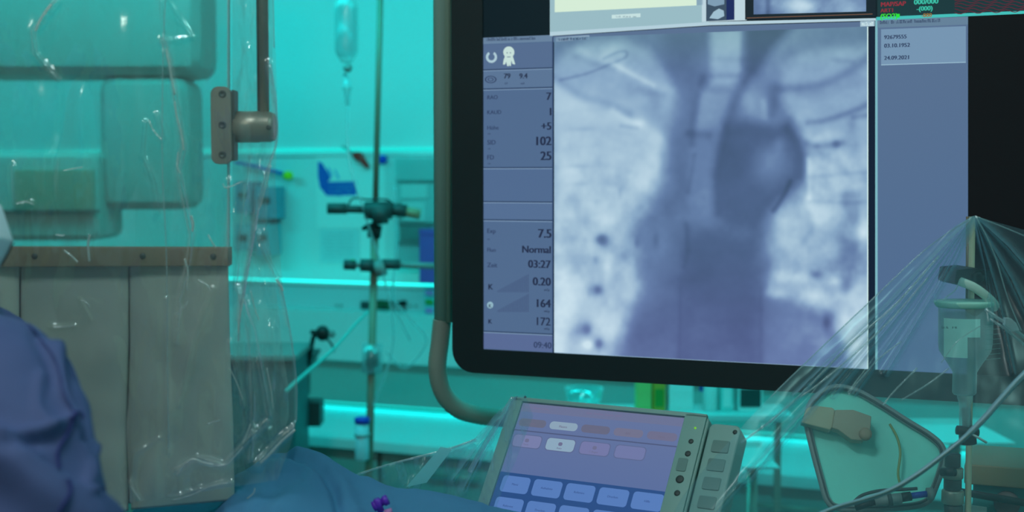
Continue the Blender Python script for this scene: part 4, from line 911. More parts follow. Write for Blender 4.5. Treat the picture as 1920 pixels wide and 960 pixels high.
obj('bright_fold', MB().prism([P(x, y, 1.69) for x, y in ((826, 838), (848, 842), (800, 905), (762, 913))], (0, .001, 0)), film('folded_film_bright', (.9, .97, .97), haze=.62, edge=.3, white=(.5, .95, .95), rough=.3, bump=.2, gloss=.2), sheet2)
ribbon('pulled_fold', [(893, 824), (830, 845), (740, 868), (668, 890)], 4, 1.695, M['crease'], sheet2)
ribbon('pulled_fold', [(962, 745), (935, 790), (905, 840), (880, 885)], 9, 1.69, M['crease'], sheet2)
# ------------------------------------------------------------ infusion bottle on its hook pole
YB = 1.74
hk = thing('hook_pole', P(1822, 560, YB+.05), 'slim beige infusion pole with black clamp under the clear sheet', 'pole')
pa = P(1823, 406, YB+.06); pb = P(1822, 980, YB+.06)
obj('pole_tube', MB().tube([(pb.x, pb.y, 0), pa], .0042, 14), M['cream'], hk, smooth=True)
obj('pole_guard', MB().tube([P(1815, 406, YB+.066), P(1814, 600, YB+.066)], .0028, 10), M['bgsteel'], hk, smooth=True)
obj('base', MB().lathe((pb.x, pb.y, 0), (0, 0, 1), [(.09, 0), (.09, .02), (.03, .05), (.01, .06)], 20), M['darkgrey'], hk, smooth=True)
cl = obj('clamp', MB().prism([P(x, y, YB-.012) for x, y in ((1790, 532), (1800, 536), (1812, 532), (1856, 536), (1860, 508), (1826, 503), (1794, 506))], (0, .07, 0)), M['black'], hk, bevel=.002)
obj('clamp_knob', MB().lathe(P(1832, 519, YB-.012), (0, -1, 0), [(.008, 0), (.008, .006), (.004, .008)], 14), M['black'], cl, smooth=True)
bo = thing('infusion_bottle', P(1807, 740, YB-.03), 'upside-down semi-clear infusion bottle with label hanging under the clear sheet', 'infusion bottle')
c0 = P(1807, 666, YB-.03); axb = Vector((-.01, 0, 1)); k = YB/F
body = obj('bottle_body', MB().lathe(P(1808, 740, YB-.03), (0, 0, 1), [(.0, 0), (19*k, 0), (22*k, 4*k), (22*k, 42*k), (30*k, 56*k), (47*k, 82*k), (49*k, 95*k), (50*k, 168*k), (52*k, 172*k)], 32, .8), M['semi'], bo, smooth=True)
obj('fluid', MB().lathe(P(1808, 738, YB-.03), (0, 0, 1), [(18*k, 0), (20*k, 4*k), (20*k, 42*k), (28*k, 56*k), (44*k, 82*k), (46*k, 95*k), (46*k, 150*k)], 28, .78), M['fluid'], body, smooth=True)
obj('bottle_rim', MB().lathe(P(1808, 582, YB-.03), (0, 0, 1), [(50*k, 6*k), (52*k, 8*k), (56*k, 15*k), (55*k, 18*k), (10*k, 18*k)], 32, .8), mat('rim_plastic', (175, 225, 210), .4), bo, smooth=True)
def lathe_patch(name, x0, x1, y0, y1, r, m, parent):     # label wrapped on the bottle's front
    vs = []; n = 14
    for j, y in enumerate((y0, y1)):
        for i in range(n+1):
            x = x0+(x1-x0)*i/n; dx = (x-1808)*k; dy = -.8*math.sqrt(max(0, r*r-dx*dx)); p = P(x, y, YB-.03); vs.append((p.x, YB-.03+dy-.0006, p.z))
    return obj(name, (vs, [(i, i+1, n+2+i, n+1+i) for i in range(n)]), m, parent, smooth='film')
labm = mat('bottle_label', (190, 235, 225), .6)
lb = lathe_patch('paper_label', 1763, 1800, 594, 666, 51*k, labm, bo); lathe_patch('paper_label', 1800, 1824, 594, 628, 51.2*k, labm, bo)
BF = Frame(P(1790, 630, YB-.03-42*k), (1, 0, 0), Z, (0, -1, 0))
for i in range(4):
    mm = marks('label_print', BF, 1766+i*8, 616, 5, 5, M['darkgrey'], lb, 50+i, off=.0035+.0008*i)
gm = MB()
for i in range(8): gm.tube([(P(1832+0*i, 600+i*9, 0.1+YB-.13).x, YB-.03-44*k, P(1832, 600+i*9, YB).z), (P(1852, 600+i*9, YB).x, YB-.03-22*k, P(1852, 600+i*9, YB).z)], .0004, 5)
obj('scale_line', gm, M['housing2'], bo)
st_ = spline([P(1798, 527, YB-.04), P(1825, 538, YB-.05), P(1850, 556, YB-.05), P(1866, 574, YB-.04), P(1862, 582, YB-.035)], 8)
obj('hanger_strap', MB().tube(st_, [.0035]+[.0058]*(len(st_)-2)+[.004], 10, flat=.4), mat('strap_plastic', (190, 215, 205), .5), bo, smooth=True)
ribbon('hanger_loop', [(1762, 570), (1776, 556), (1790, 545), (1798, 530)], 3, YB-.03, M['semi2'], bo)
sp = obj('spike', MB().lathe(P(1808, 812, YB-.03), (0, 0, 1), [(8*k, 0), (9*k, 6*k), (10*k, 50*k), (12*k, 60*k), (14*k, 66*k), (14*k, 73*k)], 20), M['semi'], bo, smooth=True)
obj('drip_chamber', MB().tube([P(1811, 765, YB-.02), P(1816, 830, YB-.02)], .006, 14), M['housing2'], sp, smooth=True)
vl = thing('stopcock', P(1815, 835, YB-.03), 'black valve with two side wings on the line below the infusion bottle', 'valve')
obj('valve_body', MB().tube([P(1813, 800, YB-.03), P(1815, 832, YB-.03)], .011, 14), M['black'], vl, smooth=True)
obj('valve_wing', MB().tube([P(1794, 806, YB-.036), P(1834, 812, YB-.036)], [.006, .0055], 10), M['black'], vl, smooth=True)
obj('valve_lever', MB().tube([P(1820, 812, YB-.04), P(1850, 830, YB-.04)], .0016, 8), M['white'], vl, smooth=True)
rl = thing('roller_clamp', P(1890, 620, 1.58), 'small shiny clear roller clamp on a thin line right of the infusion bottle', 'clamp')
obj('clamp_body', MB().prism([P(x, y, 1.575) for x, y in ((1884, 610), (1898, 622), (1912, 620), (1906, 606), (1896, 597), (1886, 596))], (0, .008, 0)), M['semi2'], rl, bevel=.001)
obj('line', MB().tube([P(1848, 580, 1.58), P(1870, 596, 1.58), P(1896, 612, 1.58), P(1930, 640, 1.58)], .0018, 8), M['semi2'], rl, smooth=True)
obj('line', MB().tube([P(1856, 598, 1.582), P(1884, 616, 1.582), P(1920, 646, 1.582)], .0014, 8), M['semi2'], rl, smooth=True)
tube_pts = spline([P(2010, 620, 1.5), P(1920, 702, 1.5), P(1880, 745, 1.5), P(1845, 785, 1.5), P(1805, 824, 1.5), P(1760, 860, 1.5), P(1715, 893, 1.5), P(1668, 920, 1.5), P(1620, 937, 1.5), P(1560, 955, 1.5), P(1480, 990, 1.5)], 8)
ln_ = thing('infusion_line', P(1715, 893, 1.5), 'thick pale grey tube sweeping from right edge to bottom across the equipment', 'tube')
obj('tube_wall', MB().tube(tube_pts, [.0036]*30+[.0030]*(len(tube_pts)-30), 12), mat('tube_plastic', (140, 175, 190), .3), ln_, smooth=True)
obj('line_stripe', MB().tube([p+Vector((.001, -.003, .0015)) for p in tube_pts], .0008, 6), M['housing2'], ln_, smooth=True)

# ------------------------------------------------------------ framed green tray, manifold, clamps and shelf at right
YT = 1.86
GT = Frame(P(1640, 850, YT), (1, -.15, 0), (0, .45, 1), Vector((1, -.15, 0)).cross(Vector((0, .45, 1))))
tr = thing('tray_frame', GT.pt(1640, 950), 'bent grey tube frame holding a green cloth panel under the clear sheet', 'frame')
lp = spline([(1512, 790, 0), (1524, 752, 0), (1560, 728, 0), (1600, 732, 0), (1640, 752, 0), (1700, 790, 0), (1745, 818, 0), (1766, 840, 0), (1768, 868, 0), (1752, 915, 0), (1738, 940, 0), (1700, 950, 0), (1620, 954, 0), (1572, 952, 0), (1552, 938, 0), (1540, 900, 0), (1524, 840, 0), (1512, 790, 0)], 6)
obj('tube_loop', MB().tube([GT.pt(p.x, p.y, 0) for p in lp], .0052, 12, cap=False), M['grey'], tr, smooth=True)
obj('tube_liner', MB().tube([GT.pt(p.x*.985+1640*.015, p.y*.985+850*.015, .003) for p in lp], .0024, 8, cap=False), M['darkgrey'], tr, smooth=True)
pan = [(p.x*.975+1640*.025, p.y*.975+850*.025) for p in lp[:-1:2]]
obj('green_panel', MB().fpoly(GT, pan, -.004, .004), M['greencloth'], tr)
gl_ = obj('bracket', MB().fpoly(GT, [(1502, 792), (1512, 765), (1528, 760), (1560, 764), (1566, 768), (1562, 800), (1556, 806)], .022, .02), M['cream'], tr, bevel=.002)
obj('bracket', MB().fpoly(GT, [(1566, 768), (1600, 768), (1634, 780), (1632, 808), (1618, 826), (1596, 824), (1572, 806), (1560, 802)], .026, .022), mat('bracket_beige', (170, 160, 135), .5), tr, bevel=.002)
obj('bracket_knob', MB().lathe(GT.pt(1622, 815, .024), GT.n, [(.009, 0), (.009, .006), (.005, .008)], 14), M['tan'], gl_, smooth=True)
mf = thing('manifold', GT.pt(1670, 932, .03), 'row of black and grey tube connectors at bottom edge of the green panel', 'connector')
def cyl(name, x0, y0, x1, y1, r, m, parent, fr=GT, off=.03): return obj(name, MB().tube([fr.pt(x0, y0, off), fr.pt(x1, y1, off)], r, 12), m, parent, smooth=True)
cyl('connector_body', 1640, 940, 1690, 934, .0075, M['grey'], mf); cyl('connector_ring', 1664, 938, 1672, 937, .009, M['darkgrey'], mf)
cyl('connector_cap', 1690, 933, 1708, 930, .0065, M['black'], mf); cyl('connector_tip', 1708, 930, 1738, 926, .0045, M['bluecap'], mf)
cyl('connector_body', 1738, 926, 1750, 925, .0085, M['grey'], mf); cyl('connector_stem', 1604, 952, 1640, 941, .0048, M['black'], mf)
obj('hose', MB().tube([GT.pt(p.x, p.y, .032) for p in spline([(1602, 940, 0), (1618, 928, 0), (1650, 920, 0), (1688, 918, 0), (1720, 916, 0)], 6)], .0024, 8), M['darkgrey'], mf, smooth=True)
obj('yellow_hose', MB().tube([GT.pt(p.x, p.y, .012) for p in spline([(1668, 795, 0), (1682, 820, 0), (1688, 850, 0), (1684, 890, 0), (1692, 920, 0)], 6)], .0018, 8), mat('amber_hose', (150, 170, 90), .3), mf, smooth=True)
ps = thing('pole_clamp', P(1786, 960, 1.80), 'stacked chrome pole clamp between green panel and shelf unit', 'clamp')
kk = 1.80/F
for (y0, y1, r, m_) in ((850, 876, 13, 'darkgrey'), (876, 897, 18, 'steel'), (897, 918, 15, 'steel_dark'), (918, 944, 19, 'steel'), (944, 1010, 16, 'steel_dark')):
    obj('clamp_ring', MB().lathe(P(1786, y1, 1.80), (0, 0, 1), [(r*kk, 0), ((r+1.5)*kk, 2*kk), ((r+1.5)*kk, (y1-y0-2)*kk), (r*kk, (y1-y0)*kk)], 20), M[m_], ps, smooth=True)
obj('clamp_screw', MB().tube([P(1766, 885, 1.785), P(1790, 885, 1.77)], .006, 12), M['black'], ps, smooth=True)
obj('clamp_arm', MB().tube([P(1786, 975, 1.80), P(1800, 990, 1.86), P(1815, 995, 1.93)], .008, 12), M['steel'], ps, smooth=True)
ij = thing('injector_unit', P(1890, 960, 1.9), 'beige-topped equipment unit with dark rail at the bottom right corner', 'equipment')
IF = Frame(P(1850, 880, 1.92), WU, Z, WN)
a0, zt = IF.L(1808, 870)
obj('top_slab', MB().fbox(IF, a0, a0+.5, zt-.03, zt, -.16, 0), M['tan'], ij, bevel=.004)
obj('body', MB().fbox(IF, a0+.012, a0+.49, zt-.5, zt-.0302, -.15, -.012), mat('teal_cabinet', (70, 150, 150), .4), ij, bevel=.003)
obj('front_rail', MB().tube([IF.W(a0-.012, zt-.038, .012), IF.W(a0+.5, zt-.085, .02)], .0055, 12), M['steel_dark'], ij, smooth=True)
obj('knob', MB().lathe(IF.pt(1888, 943, -.012), IF.n, [(.018, 0), (.018, .01), (.014, .014), (.004, .015)], 20), mat('dusty_pink_plastic', (150, 110, 110), .5), ij, smooth=True)
lbp = obj('name_plate', MB().fpoly(IF, [(1792, 965), (1850, 975), (1850, 952), (1790, 944)], -.008, .004), M['white'], ij)
obj('leg', MB().fbox(IF, a0+.03, a0+.08, zt-1.5+.0, zt-.5, -.13, -.05), M['darkgrey'], ij); obj('leg', MB().fbox(IF, a0+.40, a0+.45, zt-1.5, zt-.5, -.13, -.05), M['darkgrey'], ij)

# ------------------------------------------------------------ back of the room
YI = 4.2
iv = thing('infusion_stand', Vector((P(693, 865, YI).x-.005, YI, 0)), 'tall thin steel infusion stand with clamps in front of the back wall', 'infusion stand')
base = P(692, 865, YI); topi = P(713, 0, YI); dr = (topi-base)/(topi.z-base.z); bot = base - dr*(base.z-.05); tp_ = base + dr*(2.25-base.z)
obj('lower_tube', MB().tube([bot, P(703, 430, YI)], .0125, 16), M['bgsteel'], iv, smooth=True)
obj('upper_tube', MB().tube([P(703, 430, YI), tp_], .0095, 16), M['bgsteel'], iv, smooth=True)
for i in range(5):
    a = i*2*math.pi/5; e = Vector((bot.x+.22*math.cos(a), bot.y-.05+.2*math.sin(a), .05)); l_ = obj('leg', MB().tube([bot+Vector((0, 0, .03)), e], .014, 10), M['grey'], iv, smooth=True)
    obj('caster', MB().lathe(e+Vector((0, -.012, -.02)), (0, 1, 0), [(.028, 0), (.028, .024)], 14), M['black'], l_, smooth=True)
hz = P(650, -28, YI).z; tx = base + dr*(hz-base.z)
obj('hook_bar', MB().tube([Vector((tx.x-.16, YI, hz+.04)), tx, Vector((tx.x+.16, YI, hz+.04))], .005, 10), M['bgsteel'], iv, smooth=True)
for px_ in (650, 700, 785):
    h0 = P(px_, -12, YI); obj('hook', MB().tube(spline([h0+Vector((0, 0, .05)), h0, h0+Vector((.012, 0, -.012)), h0+Vector((.024, 0, .006))], 5), .004, 8), M['grey'], iv, smooth=True)
lk = obj('height_lock', MB().tube([P(703, 422, YI), P(701, 446, YI)], [.024, .021], 14), M['black'], iv, smooth=True)
obj('lock_lever', MB().tube([P(702, 425, YI-.02), P(690, 424, YI-.03), P(679, 430, YI-.03)], [.012, .010, .006], 10), M['black'], lk, smooth=True)
def cpart(n_, x0, y0, x1, y1, r, m, par, Y=YI-.03): return obj(n_, MB().tube([P(x0, y0, Y), P(x1, y1, Y)], r, 12), M[m], par, smooth=True)
c1 = thing('clamp_arm', P(715, 395, YI-.03), 'upper dark clamp arm crossing the infusion stand', 'clamp')
cpart('arm_rod', 620, 391, 690, 393, .012, 'darkgrey', c1); cpart('rod_grip', 614, 391, 650, 391, .017, 'darkgrey', c1); cpart('clamp_jaw', 684, 395, 735, 394, .028, 'darkgrey', c1)
cpart('clamp_block', 700, 403, 726, 400, .032, 'darkgrey', c1); cpart('arm_rod', 730, 392, 762, 396, .020, 'darkgrey', c1); cpart('handle', 758, 396, 788, 402, .016, 'tan', c1)
obj('wire_loop', MB().tube([P(p.x, p.y, YI-.03) for p in spline([(652, 388, 0), (662, 372, 0), (690, 374, 0), (725, 374, 0), (742, 388, 0)], 6)], .003, 8), M['darkgrey'], c1, smooth=True)
c2 = thing('clamp_arm', P(700, 497, YI-.03), 'lower clamp arm with green-topped knob crossing the infusion stand', 'clamp')
cpart('knob', 645, 496, 667, 497, .016, 'darkgrey', c2); cpart('knob_cap', 658, 489, 666, 491, .006, 'green', c2); cpart('clamp_jaw', 676, 497, 700, 498, .020, 'darkgrey', c2)
cpart('clamp_block', 704, 505, 722, 500, .026, 'grey', c2); cpart('arm_rod', 715, 495, 750, 496, .016, 'darkgrey', c2); cpart('arm_rod', 745, 496, 815, 499, .010, 'grey', c2); cpart('rod_stub', 667, 497, 678, 497, .008, 'grey', c2)
c3 = thing('coupling', P(698, 690, YI), 'black ring coupling with clear collar low on the infusion stand', 'coupling')
cpart('ring', 699, 660, 698, 688, .021, 'black', c3, YI); obj('collar', MB().tube([P(699, 645, YI), P(697, 698, YI)], .033, 16), M['semi2'], c3, smooth=True)
cn = thing('sample_container', P(679, 860, YI-.05), 'pale cylindrical container with blue lid beside the stand pole', 'container')
obj('container_body', MB().lathe(P(679, 862, YI-.05), (0, 0, 1), [(.020, 0), (.022, .005), (.022, .115)], 20), mat('milky_plastic', (170, 205, 215), .4), cn, smooth=True)
obj('lid', MB().lathe(P(679, 793, YI-.05), (0, 0, 1), [(.024, 0), (.024, .016), (.020, .018)], 20), M['bluecap'], cn, smooth=True)
obj('holder_ring', MB().tube([P(679, 815, YI-.05)+Vector((.024*math.cos(a*.52), .024*math.sin(a*.52), 0)) for a in range(13)]+[P(693, 812, YI-.012)], .003, 6), M['grey'], cn, smooth=True)
# infusion container on the stand
ib = thing('infusion_flask', P(650, 130, YI), 'clear infusion bottle hanging high in front of the turquoise wall', 'infusion bottle')
kq = YI/F
obj('bottle_body', MB().lathe(P(650, 118, YI), (0, 0, 1), [(9*kq, 0), (12*kq, 3*kq), (19*kq, 14*kq), (22*kq, 22*kq), (23*kq, 100*kq), (21*kq, 114*kq), (14*kq, 122*kq)], 24, .7), M['semi'], ib, smooth=True)
obj('fluid', MB().lathe(P(648, 105, YI), (0, 0, 1), [(14*kq, 0), (19*kq, 8*kq), (20*kq, 16*kq), (20*kq, 90*kq)], 20, .65), M['fluid'], ib, smooth=True)
obj('hanger', MB().tube([P(650, -3, YI), P(650, -14, YI)], .005, 8), M['white'], ib, smooth=True)
obj('stopper', MB().ball(P(652, 127, YI), 9*kq, 14), M['grey'], ib, smooth=True); obj('port', MB().ball(P(647, 141, YI), 3.4*kq, 8), M['darkgrey'], ib, smooth=True)
dc = obj('drip_chamber', MB().tube([P(650, 142, YI), P(651, 168, YI), P(652, 198, YI)], [.009, .013, .006], 12), M['semi2'], ib, smooth=True)
obj('chamber_ring', MB().tube([P(651, 163, YI), P(651, 168, YI)], .016, 12), M['semi'], dc, smooth=True)
obj('line', MB().tube(spline([P(652, 198, YI), P(655, 300, YI-.03), P(690, 420, YI-.05), P(720, 520, YI-.05), P(738, 640, YI-.05), P(700, 760, YI-.05)], 8), .0035, 8), M['semi2'], ib, smooth=True)
for pts, lab_ in (([(735, 560), (770, 600), (800, 640), (760, 690), (725, 660)], 'thin clear tube looping right of the stand pole'), ([(740, 350), (745, 450), (738, 560), (770, 640)], 'thin clear tube hanging straight right of the stand pole')):
    tg = thing('clear_tube', P(pts[0][0], pts[0][1], 4.4), lab_, 'tube'); obj('line', MB().tube([P(p.x, p.y, 4.4) for p in spline([(x, y, 0) for x, y in pts], 8)], .004, 8), M['semi2'], tg, smooth=True)
dg = thing('drain_tube', P(555, 716, 3.6), 'pale straight tube slanting up from plastic cover edge to the pole', 'tube')
obj('tube_wall', MB().tube(spline([P(535, 735, 3.56), P(555, 716, 3.6), P(625, 655, 3.8), P(665, 610, 3.95), P(690, 585, 4.05)], 6), [.0055]*12+[.0045]*13, 10), mat('aqua_tube', (90, 190, 185), .4), dg, smooth=True)

Wf = WALL
def wbox(name, x0, x1, y0, y1, o0, o1, m, parent=None, bevel=0):
    a0, bb = Wf.L(x0, y1); a1, bt = Wf.L(x1, y0)
    # allow for depth of the front face
    A0, _ = Frame(Wf.W(0, 0, o1), Wf.u, Wf.v, Wf.n).L(x0, y1); 
    fr = Frame(Wf.W(0, 0, o1), Wf.u, Wf.v, Wf.n); p = fr.L(x0, y1); q = fr.L(x1, y0)
    return obj(name, MB().fbox(fr, p[0], q[0], p[1], q[1], o0-o1, 0), M[m] if isinstance(m, str) else m, parent, bevel=bevel)
def wp(x, y, o=0.): return Wf.pt(x, y, o)
# poster with blue print
po = thing('poster', wp(660, 430), 'white notice with blue diagonal shape and blue text block pinned to back wall', 'poster')
sheetp = wbox('paper_sheet', 594, 700, 292, 428, 0, .004, 'paper', po)
obj('blue_shape', MB().fpoly(Wf, [(596, 302), (604, 306), (616, 325), (620, 335), (612, 343), (620, 352), (636, 360), (640, 368), (612, 366), (600, 352), (596, 330)], .0052, .001), M['blue'], po)
bb_ = obj('blue_block', MB().fpoly(Wf, [(612, 341), (668, 340), (668, 366), (612, 367)], .0055, .001), M['blue'], po)
for i in range(3): marks('print_line', Wf, 618, 349+i*7, 44, 4.5, mat('print_pale_%d' % i, (90, 160, 215), .6), bb_, 70+i, off=.0062)
obj('grey_figure', MB().fpoly(Wf, [(614, 312), (618, 316), (624, 330), (621, 333), (615, 322)], .0055, .001), mat('print_light_blue', (120, 170, 220), .6), po)
obj('grey_figure', MB().fpoly(Wf, [(626, 318), (629, 318), (637, 334), (633, 336)], .0055, .001), mat('print_light_blue2', (130, 180, 220), .6), po)
n2 = thing('notice_sheet', wp(640, 500), 'plain pale notice sheet below the blue-printed poster', 'notice')
s_ = wbox('paper_sheet', 600, 672, 430, 492, 0, .004, mat('grey_paper', (205, 222, 224), .8), n2)
for i in range(7): marks('print_line', Wf, 606, 440+i*7, 56, 2.6, mat('notice_print_%d' % i, (150, 185, 190), .6), s_, 90+i, off=.0046)
n3 = thing('notice_sheet', wp(712, 510), 'narrow white sheet behind the infusion stand pole', 'notice'); wbox('paper_sheet', 676, 722, 305, 520, 0, .003, 'paper', n3)
# glass fronted cabinet
gc = thing('wall_cabinet', wp(775, 500), 'glass-fronted wall cabinet with papers behind the beige column', 'cabinet')
wbox('cabinet_body', 738, 900, 292, 500, 0, .10, mat('cabinet_white', (205, 215, 214), .5), gc); gd = wbox('glass_door', 742, 896, 296, 496, .112, .118, 'glassdoor', gc)
wbox('door_handle', 744, 748, 380, 410, .118, .13, 'steel', gd)
for i, y in enumerate((338, 418, 455)): wbox('shelf_edge', 744, 894, y, y+3, .1, .112, 'grey', gc)
for (x0, x1, y0, y1, m_) in ((752, 800, 345, 372, 'paper'), (756, 796, 380, 414, 'paper'), (750, 806, 424, 450, 'grey')): wbox('paper_stack', x0, x1, y0, y1, .1, .108, m_, gc)
pb_ = thing('storage_box', wp(800, 530), 'violet box standing between cabinet and beige column', 'box')
wbox('box_body', 786, 822, 432, 531, .12, .22, 'purple', pb_, .004); wbox('box_lid', 785, 823, 430, 440, .118, .224, M['purple'], pb_, .002)
for i, (y, m_) in enumerate(((545, 'pink'), (562, 'green'), (578, 'pink'), (595, 'green'), (612, 'pink'), (628, 'pink'))):
    v_ = thing('medicine_bottle', wp(803, y+14, .16), ('uppermost', 'second from top', 'third from top', 'fourth from top', 'fifth from top', 'lowest')[i]+' small vial of the stack left of the beige column', 'bottle', 'stacked vials beside the column')
    wbox('label', 797, 812, y, y+9, .13, .185, m_, v_, .003); wbox('vial', 795, 814, y-4, y+11, .10, .18, mat('vial_teal_%d' % i, (110, 200, 205), .4), v_, .004)
# marker, magnet, pen
mk_ = thing('marker_pen', wp(682, 305, .02), 'red marker stuck at a slant on the back wall', 'marker')
obj('marker_body', MB().tube([wp(672, 292, .03), wp(680, 301, .03), wp(690, 314, .03)], [.020, .014, .009], 12), M['red'], mk_, smooth=True); obj('marker_cap', MB().tube([wp(664, 290, .03), wp(673, 294, .03)], [.015, .021], 12), M['red'], mk_, smooth=True)
obj('cord', MB().tube([wp(664, 290, .03), wp(655, 283, .02), wp(642, 274, .01)], .004, 6), M['darkgrey'], mk_, smooth=True)
mg = thing('magnet', wp(719, 298, .02), 'round blue magnet right of the infusion stand on the ledge', 'magnet')
obj('magnet_disc', MB().lathe(wp(719, 299, .01), Wf.n, [(.019, 0), (.019, .018), (.014, .022)], 16), M['bluecap'], mg, smooth=True)
yp = thing('pointer', wp(500, 320, .05), 'thin blue stick with yellow tip on the wall behind the plastic cover', 'stick')
obj('stick', MB().tube([wp(440, 304, .05), wp(480, 312, .05), wp(536, 327, .05)], .0075, 10), M['blue'], yp, smooth=True); obj('tip', MB().ball(wp(540, 329, .05), .020, 12, (1.2, 1, 1)), M['yellow'], yp, smooth=True)
# sockets on the duct
for i, (x0, x1, y0, y1, m_, lb_) in enumerate(((676, 690, 566, 592, 'darkgrey', 'dark double socket just left of the stand pole'), (706, 733, 564, 592, 'green', 'dark green socket block just right of the stand pole'), (736, 748, 566, 574, 'black', 'upper small black socket, left of two'), (736, 748, 581, 590, 'black', 'lower small black socket, left of two'), (750, 760, 564, 574, 'black', 'upper small black socket, right of two'), (750, 760, 580, 590, 'black', 'lower small black socket, right of two'))):
    s_ = thing('wall_socket', wp(x0, y1, .09), lb_, 'socket', 'sockets in the service duct')
    if m_ == 'green': mm_ = mat('socket_dark_green', (20, 80, 50), .5)
    else: mm_ = M[m_]
    pl_ = wbox('cover_plate', x0, x1, y0, y1, .09, .105, mm_, s_, .002)
    obj('socket_hole', MB().lathe(wp((x0+x1)/2, (y0+y1)/2, .105), Wf.n, [(.009, 0), (.009, .003), (.006, .003)], 12), M['black'], pl_, smooth=True)
for i, (x, y) in enumerate(((632, 573), (640, 573), (770, 574), (780, 574))):
    tag(obj('screw', MB().lathe(wp(x, y, .09), Wf.n, [(.006, 0), (.006, .004), (.003, .004)], 10), M['grey'], duct, smooth=True))
# cabinets and counters below
base_ = thing('base_cabinet', wp(800, 900, .3), 'low grey base cabinets running along the back wall', 'cabinet')
bt = Frame(Wf.W(0, 0, .55), Wf.u, Wf.v, Wf.n)
# bench: top at about half a metre
zb = .522
fz = lambda z_: z_-Wf.o.z
def wb2(a0, a1, z0, z1, o0, o1): return MB().fbox(Wf, a0, a1, fz(z0), fz(z1), o0, o1)
fr6 = Frame(Wf.W(0, 0, .75), Wf.u, Wf.v, Wf.n)
aL = Wf.L(400, 800)[0]
obj('bench_top', wb2(aL, 4.5, zb-.04, zb, .02, .72), mat('bench_top_laminate', (225, 232, 232), .4), base_, bevel=.004)
aa = aL
for i in range(8):
    d_ = obj('drawer_front', wb2(aa+.01, aa+.6, .10, zb-.045, .66, .69), M['cabinet'], base_, bevel=.003); obj('handle', MB().tube([Wf.W(aa+.2, fz(zb-.11), .71), Wf.W(aa+.42, fz(zb-.11), .71)], .007, 8), M['steel'], d_, smooth=True); aa += .61
obj('carcass', wb2(aL, 4.5, .04, zb-.045, .03, .655), M['cabinet'], base_)
# back panel under the duct (darker equipment fronts)
eq = thing('storage_unit', wp(730, 755, .1), 'smooth grey-green unit front on the wall between duct and bench', 'cabinet')
wbox('unit_front', 556, 2300, 664, 748, .0, .20, mat('unit_front', (150, 172, 166), .4), eq, .004)
wbox('unit_top', 430, 2300, 655, 664, .0, .24, 'counter', eq)
ul = thing('under_unit_fill', Wf.W(.2, Wf.L(650, 762)[1]-.02, .12), 'added turquoise fill strip under the wall unit brightening the bench', 'strip light')  # added fill: glowing strip and lamp put here to brighten the bench top
uz = Frame(Wf.W(0, 0, .2), Wf.u, Wf.v, Wf.n).L(556, 748)[1]
obj('channel', MB().fbox(Wf, -1.0, 4.4, uz-.014, uz-.004, .08, .13), M['white'], ul)
obj('diffuser', MB().fbox(Wf, -.98, 4.38, uz-.020, uz-.014, .085, .125), mat('turquoise_fill_under', (30, 235, 222), emit=(28, 228, 218), estr=1.5), ul)
pu = Wf.W(1.7, uz-.022, .12); ua = area('under_unit_fill_area', pu, pu-Vector((0, 0, 1))+Wf.n*.5, 5.3, .03, 1.6, TURQ)
ua.matrix_world = Matrix.Translation(pu) @ Matrix((Wf.u, (-Wf.n*.9-Vector((0, 0, .42))).normalized(), Wf.u.cross((-Wf.n*.9-Vector((0, 0, .42))).normalized()))).transposed().to_4x4()
# bright counter bit and dark device left
dv = thing('black_device', wp(590, 700, .3), 'black device with knob on bent neck left of the stand', 'device')
Yd = 4.6
obj('device_body', MB().prism([P(x, y, Yd) for x, y in ((556, 665), (588, 668), (576, 690), (566, 710), (566, 755), (556, 755))], (0, .2, 0)), M['black'], dv, bevel=.004)
obj('neck', MB().tube([P(p.x, p.y, Yd-.01) for p in spline([(578, 685, 0), (584, 650, 0), (588, 632, 0), (594, 626, 0)], 5)], .008, 10), M['black'], dv, smooth=True)
obj('knob', MB().ball(P(605, 625, Yd-.02), .025, 14, (1, .8, 1.1)), M['black'], dv, smooth=True); obj('side_lever', MB().tube([P(582, 622, Yd-.02), P(600, 626, Yd-.02)], [.007, .012], 8), M['black'], dv, smooth=True)
obj('cap', MB().ball(P(622, 626, Yd-.02), .014, 10), M['grey'], dv, smooth=True); obj('foot', MB().prism([P(x, y, Yd+.02) for x, y in ((556, 755), (600, 755), (600, 800), (556, 800))], (0, .1, 0)), M['darkgrey'], dv)
obj('drop_cable', MB().tube([P(p.x, p.y, Yd-.02) for p in spline([(610, 632, 0), (622, 646, 0), (626, 660, 0)], 5)], .004, 8), M['black'], dv, smooth=True)
dk = thing('equipment_cart', P(490, 770, 4.3), 'dark teal equipment housing seen through the plastic cover', 'cart')
zz = P(490, 664, 4.3).z; xq0, xq1 = P(380, 700, 4.3).x, P(552, 700, 4.3).x
obj('cart_body', MB().box(xq0, xq1, 4.3, 4.6, .12, zz-.02), mat('teal_dark_plastic', (45, 95, 100), .5), dk, bevel=.01); obj('cart_top', MB().box(xq0-.01, xq1+.01, 4.28, 4.62, zz-.02, zz), M['grey'], dk, bevel=.005)
for x_ in (xq0+.04, xq1-.04): obj('caster', MB().lathe((x_, 4.33, .06), (1, 0, 0), [(.06, -.015), (.06, .015)], 14), M['black'], dk, smooth=True)
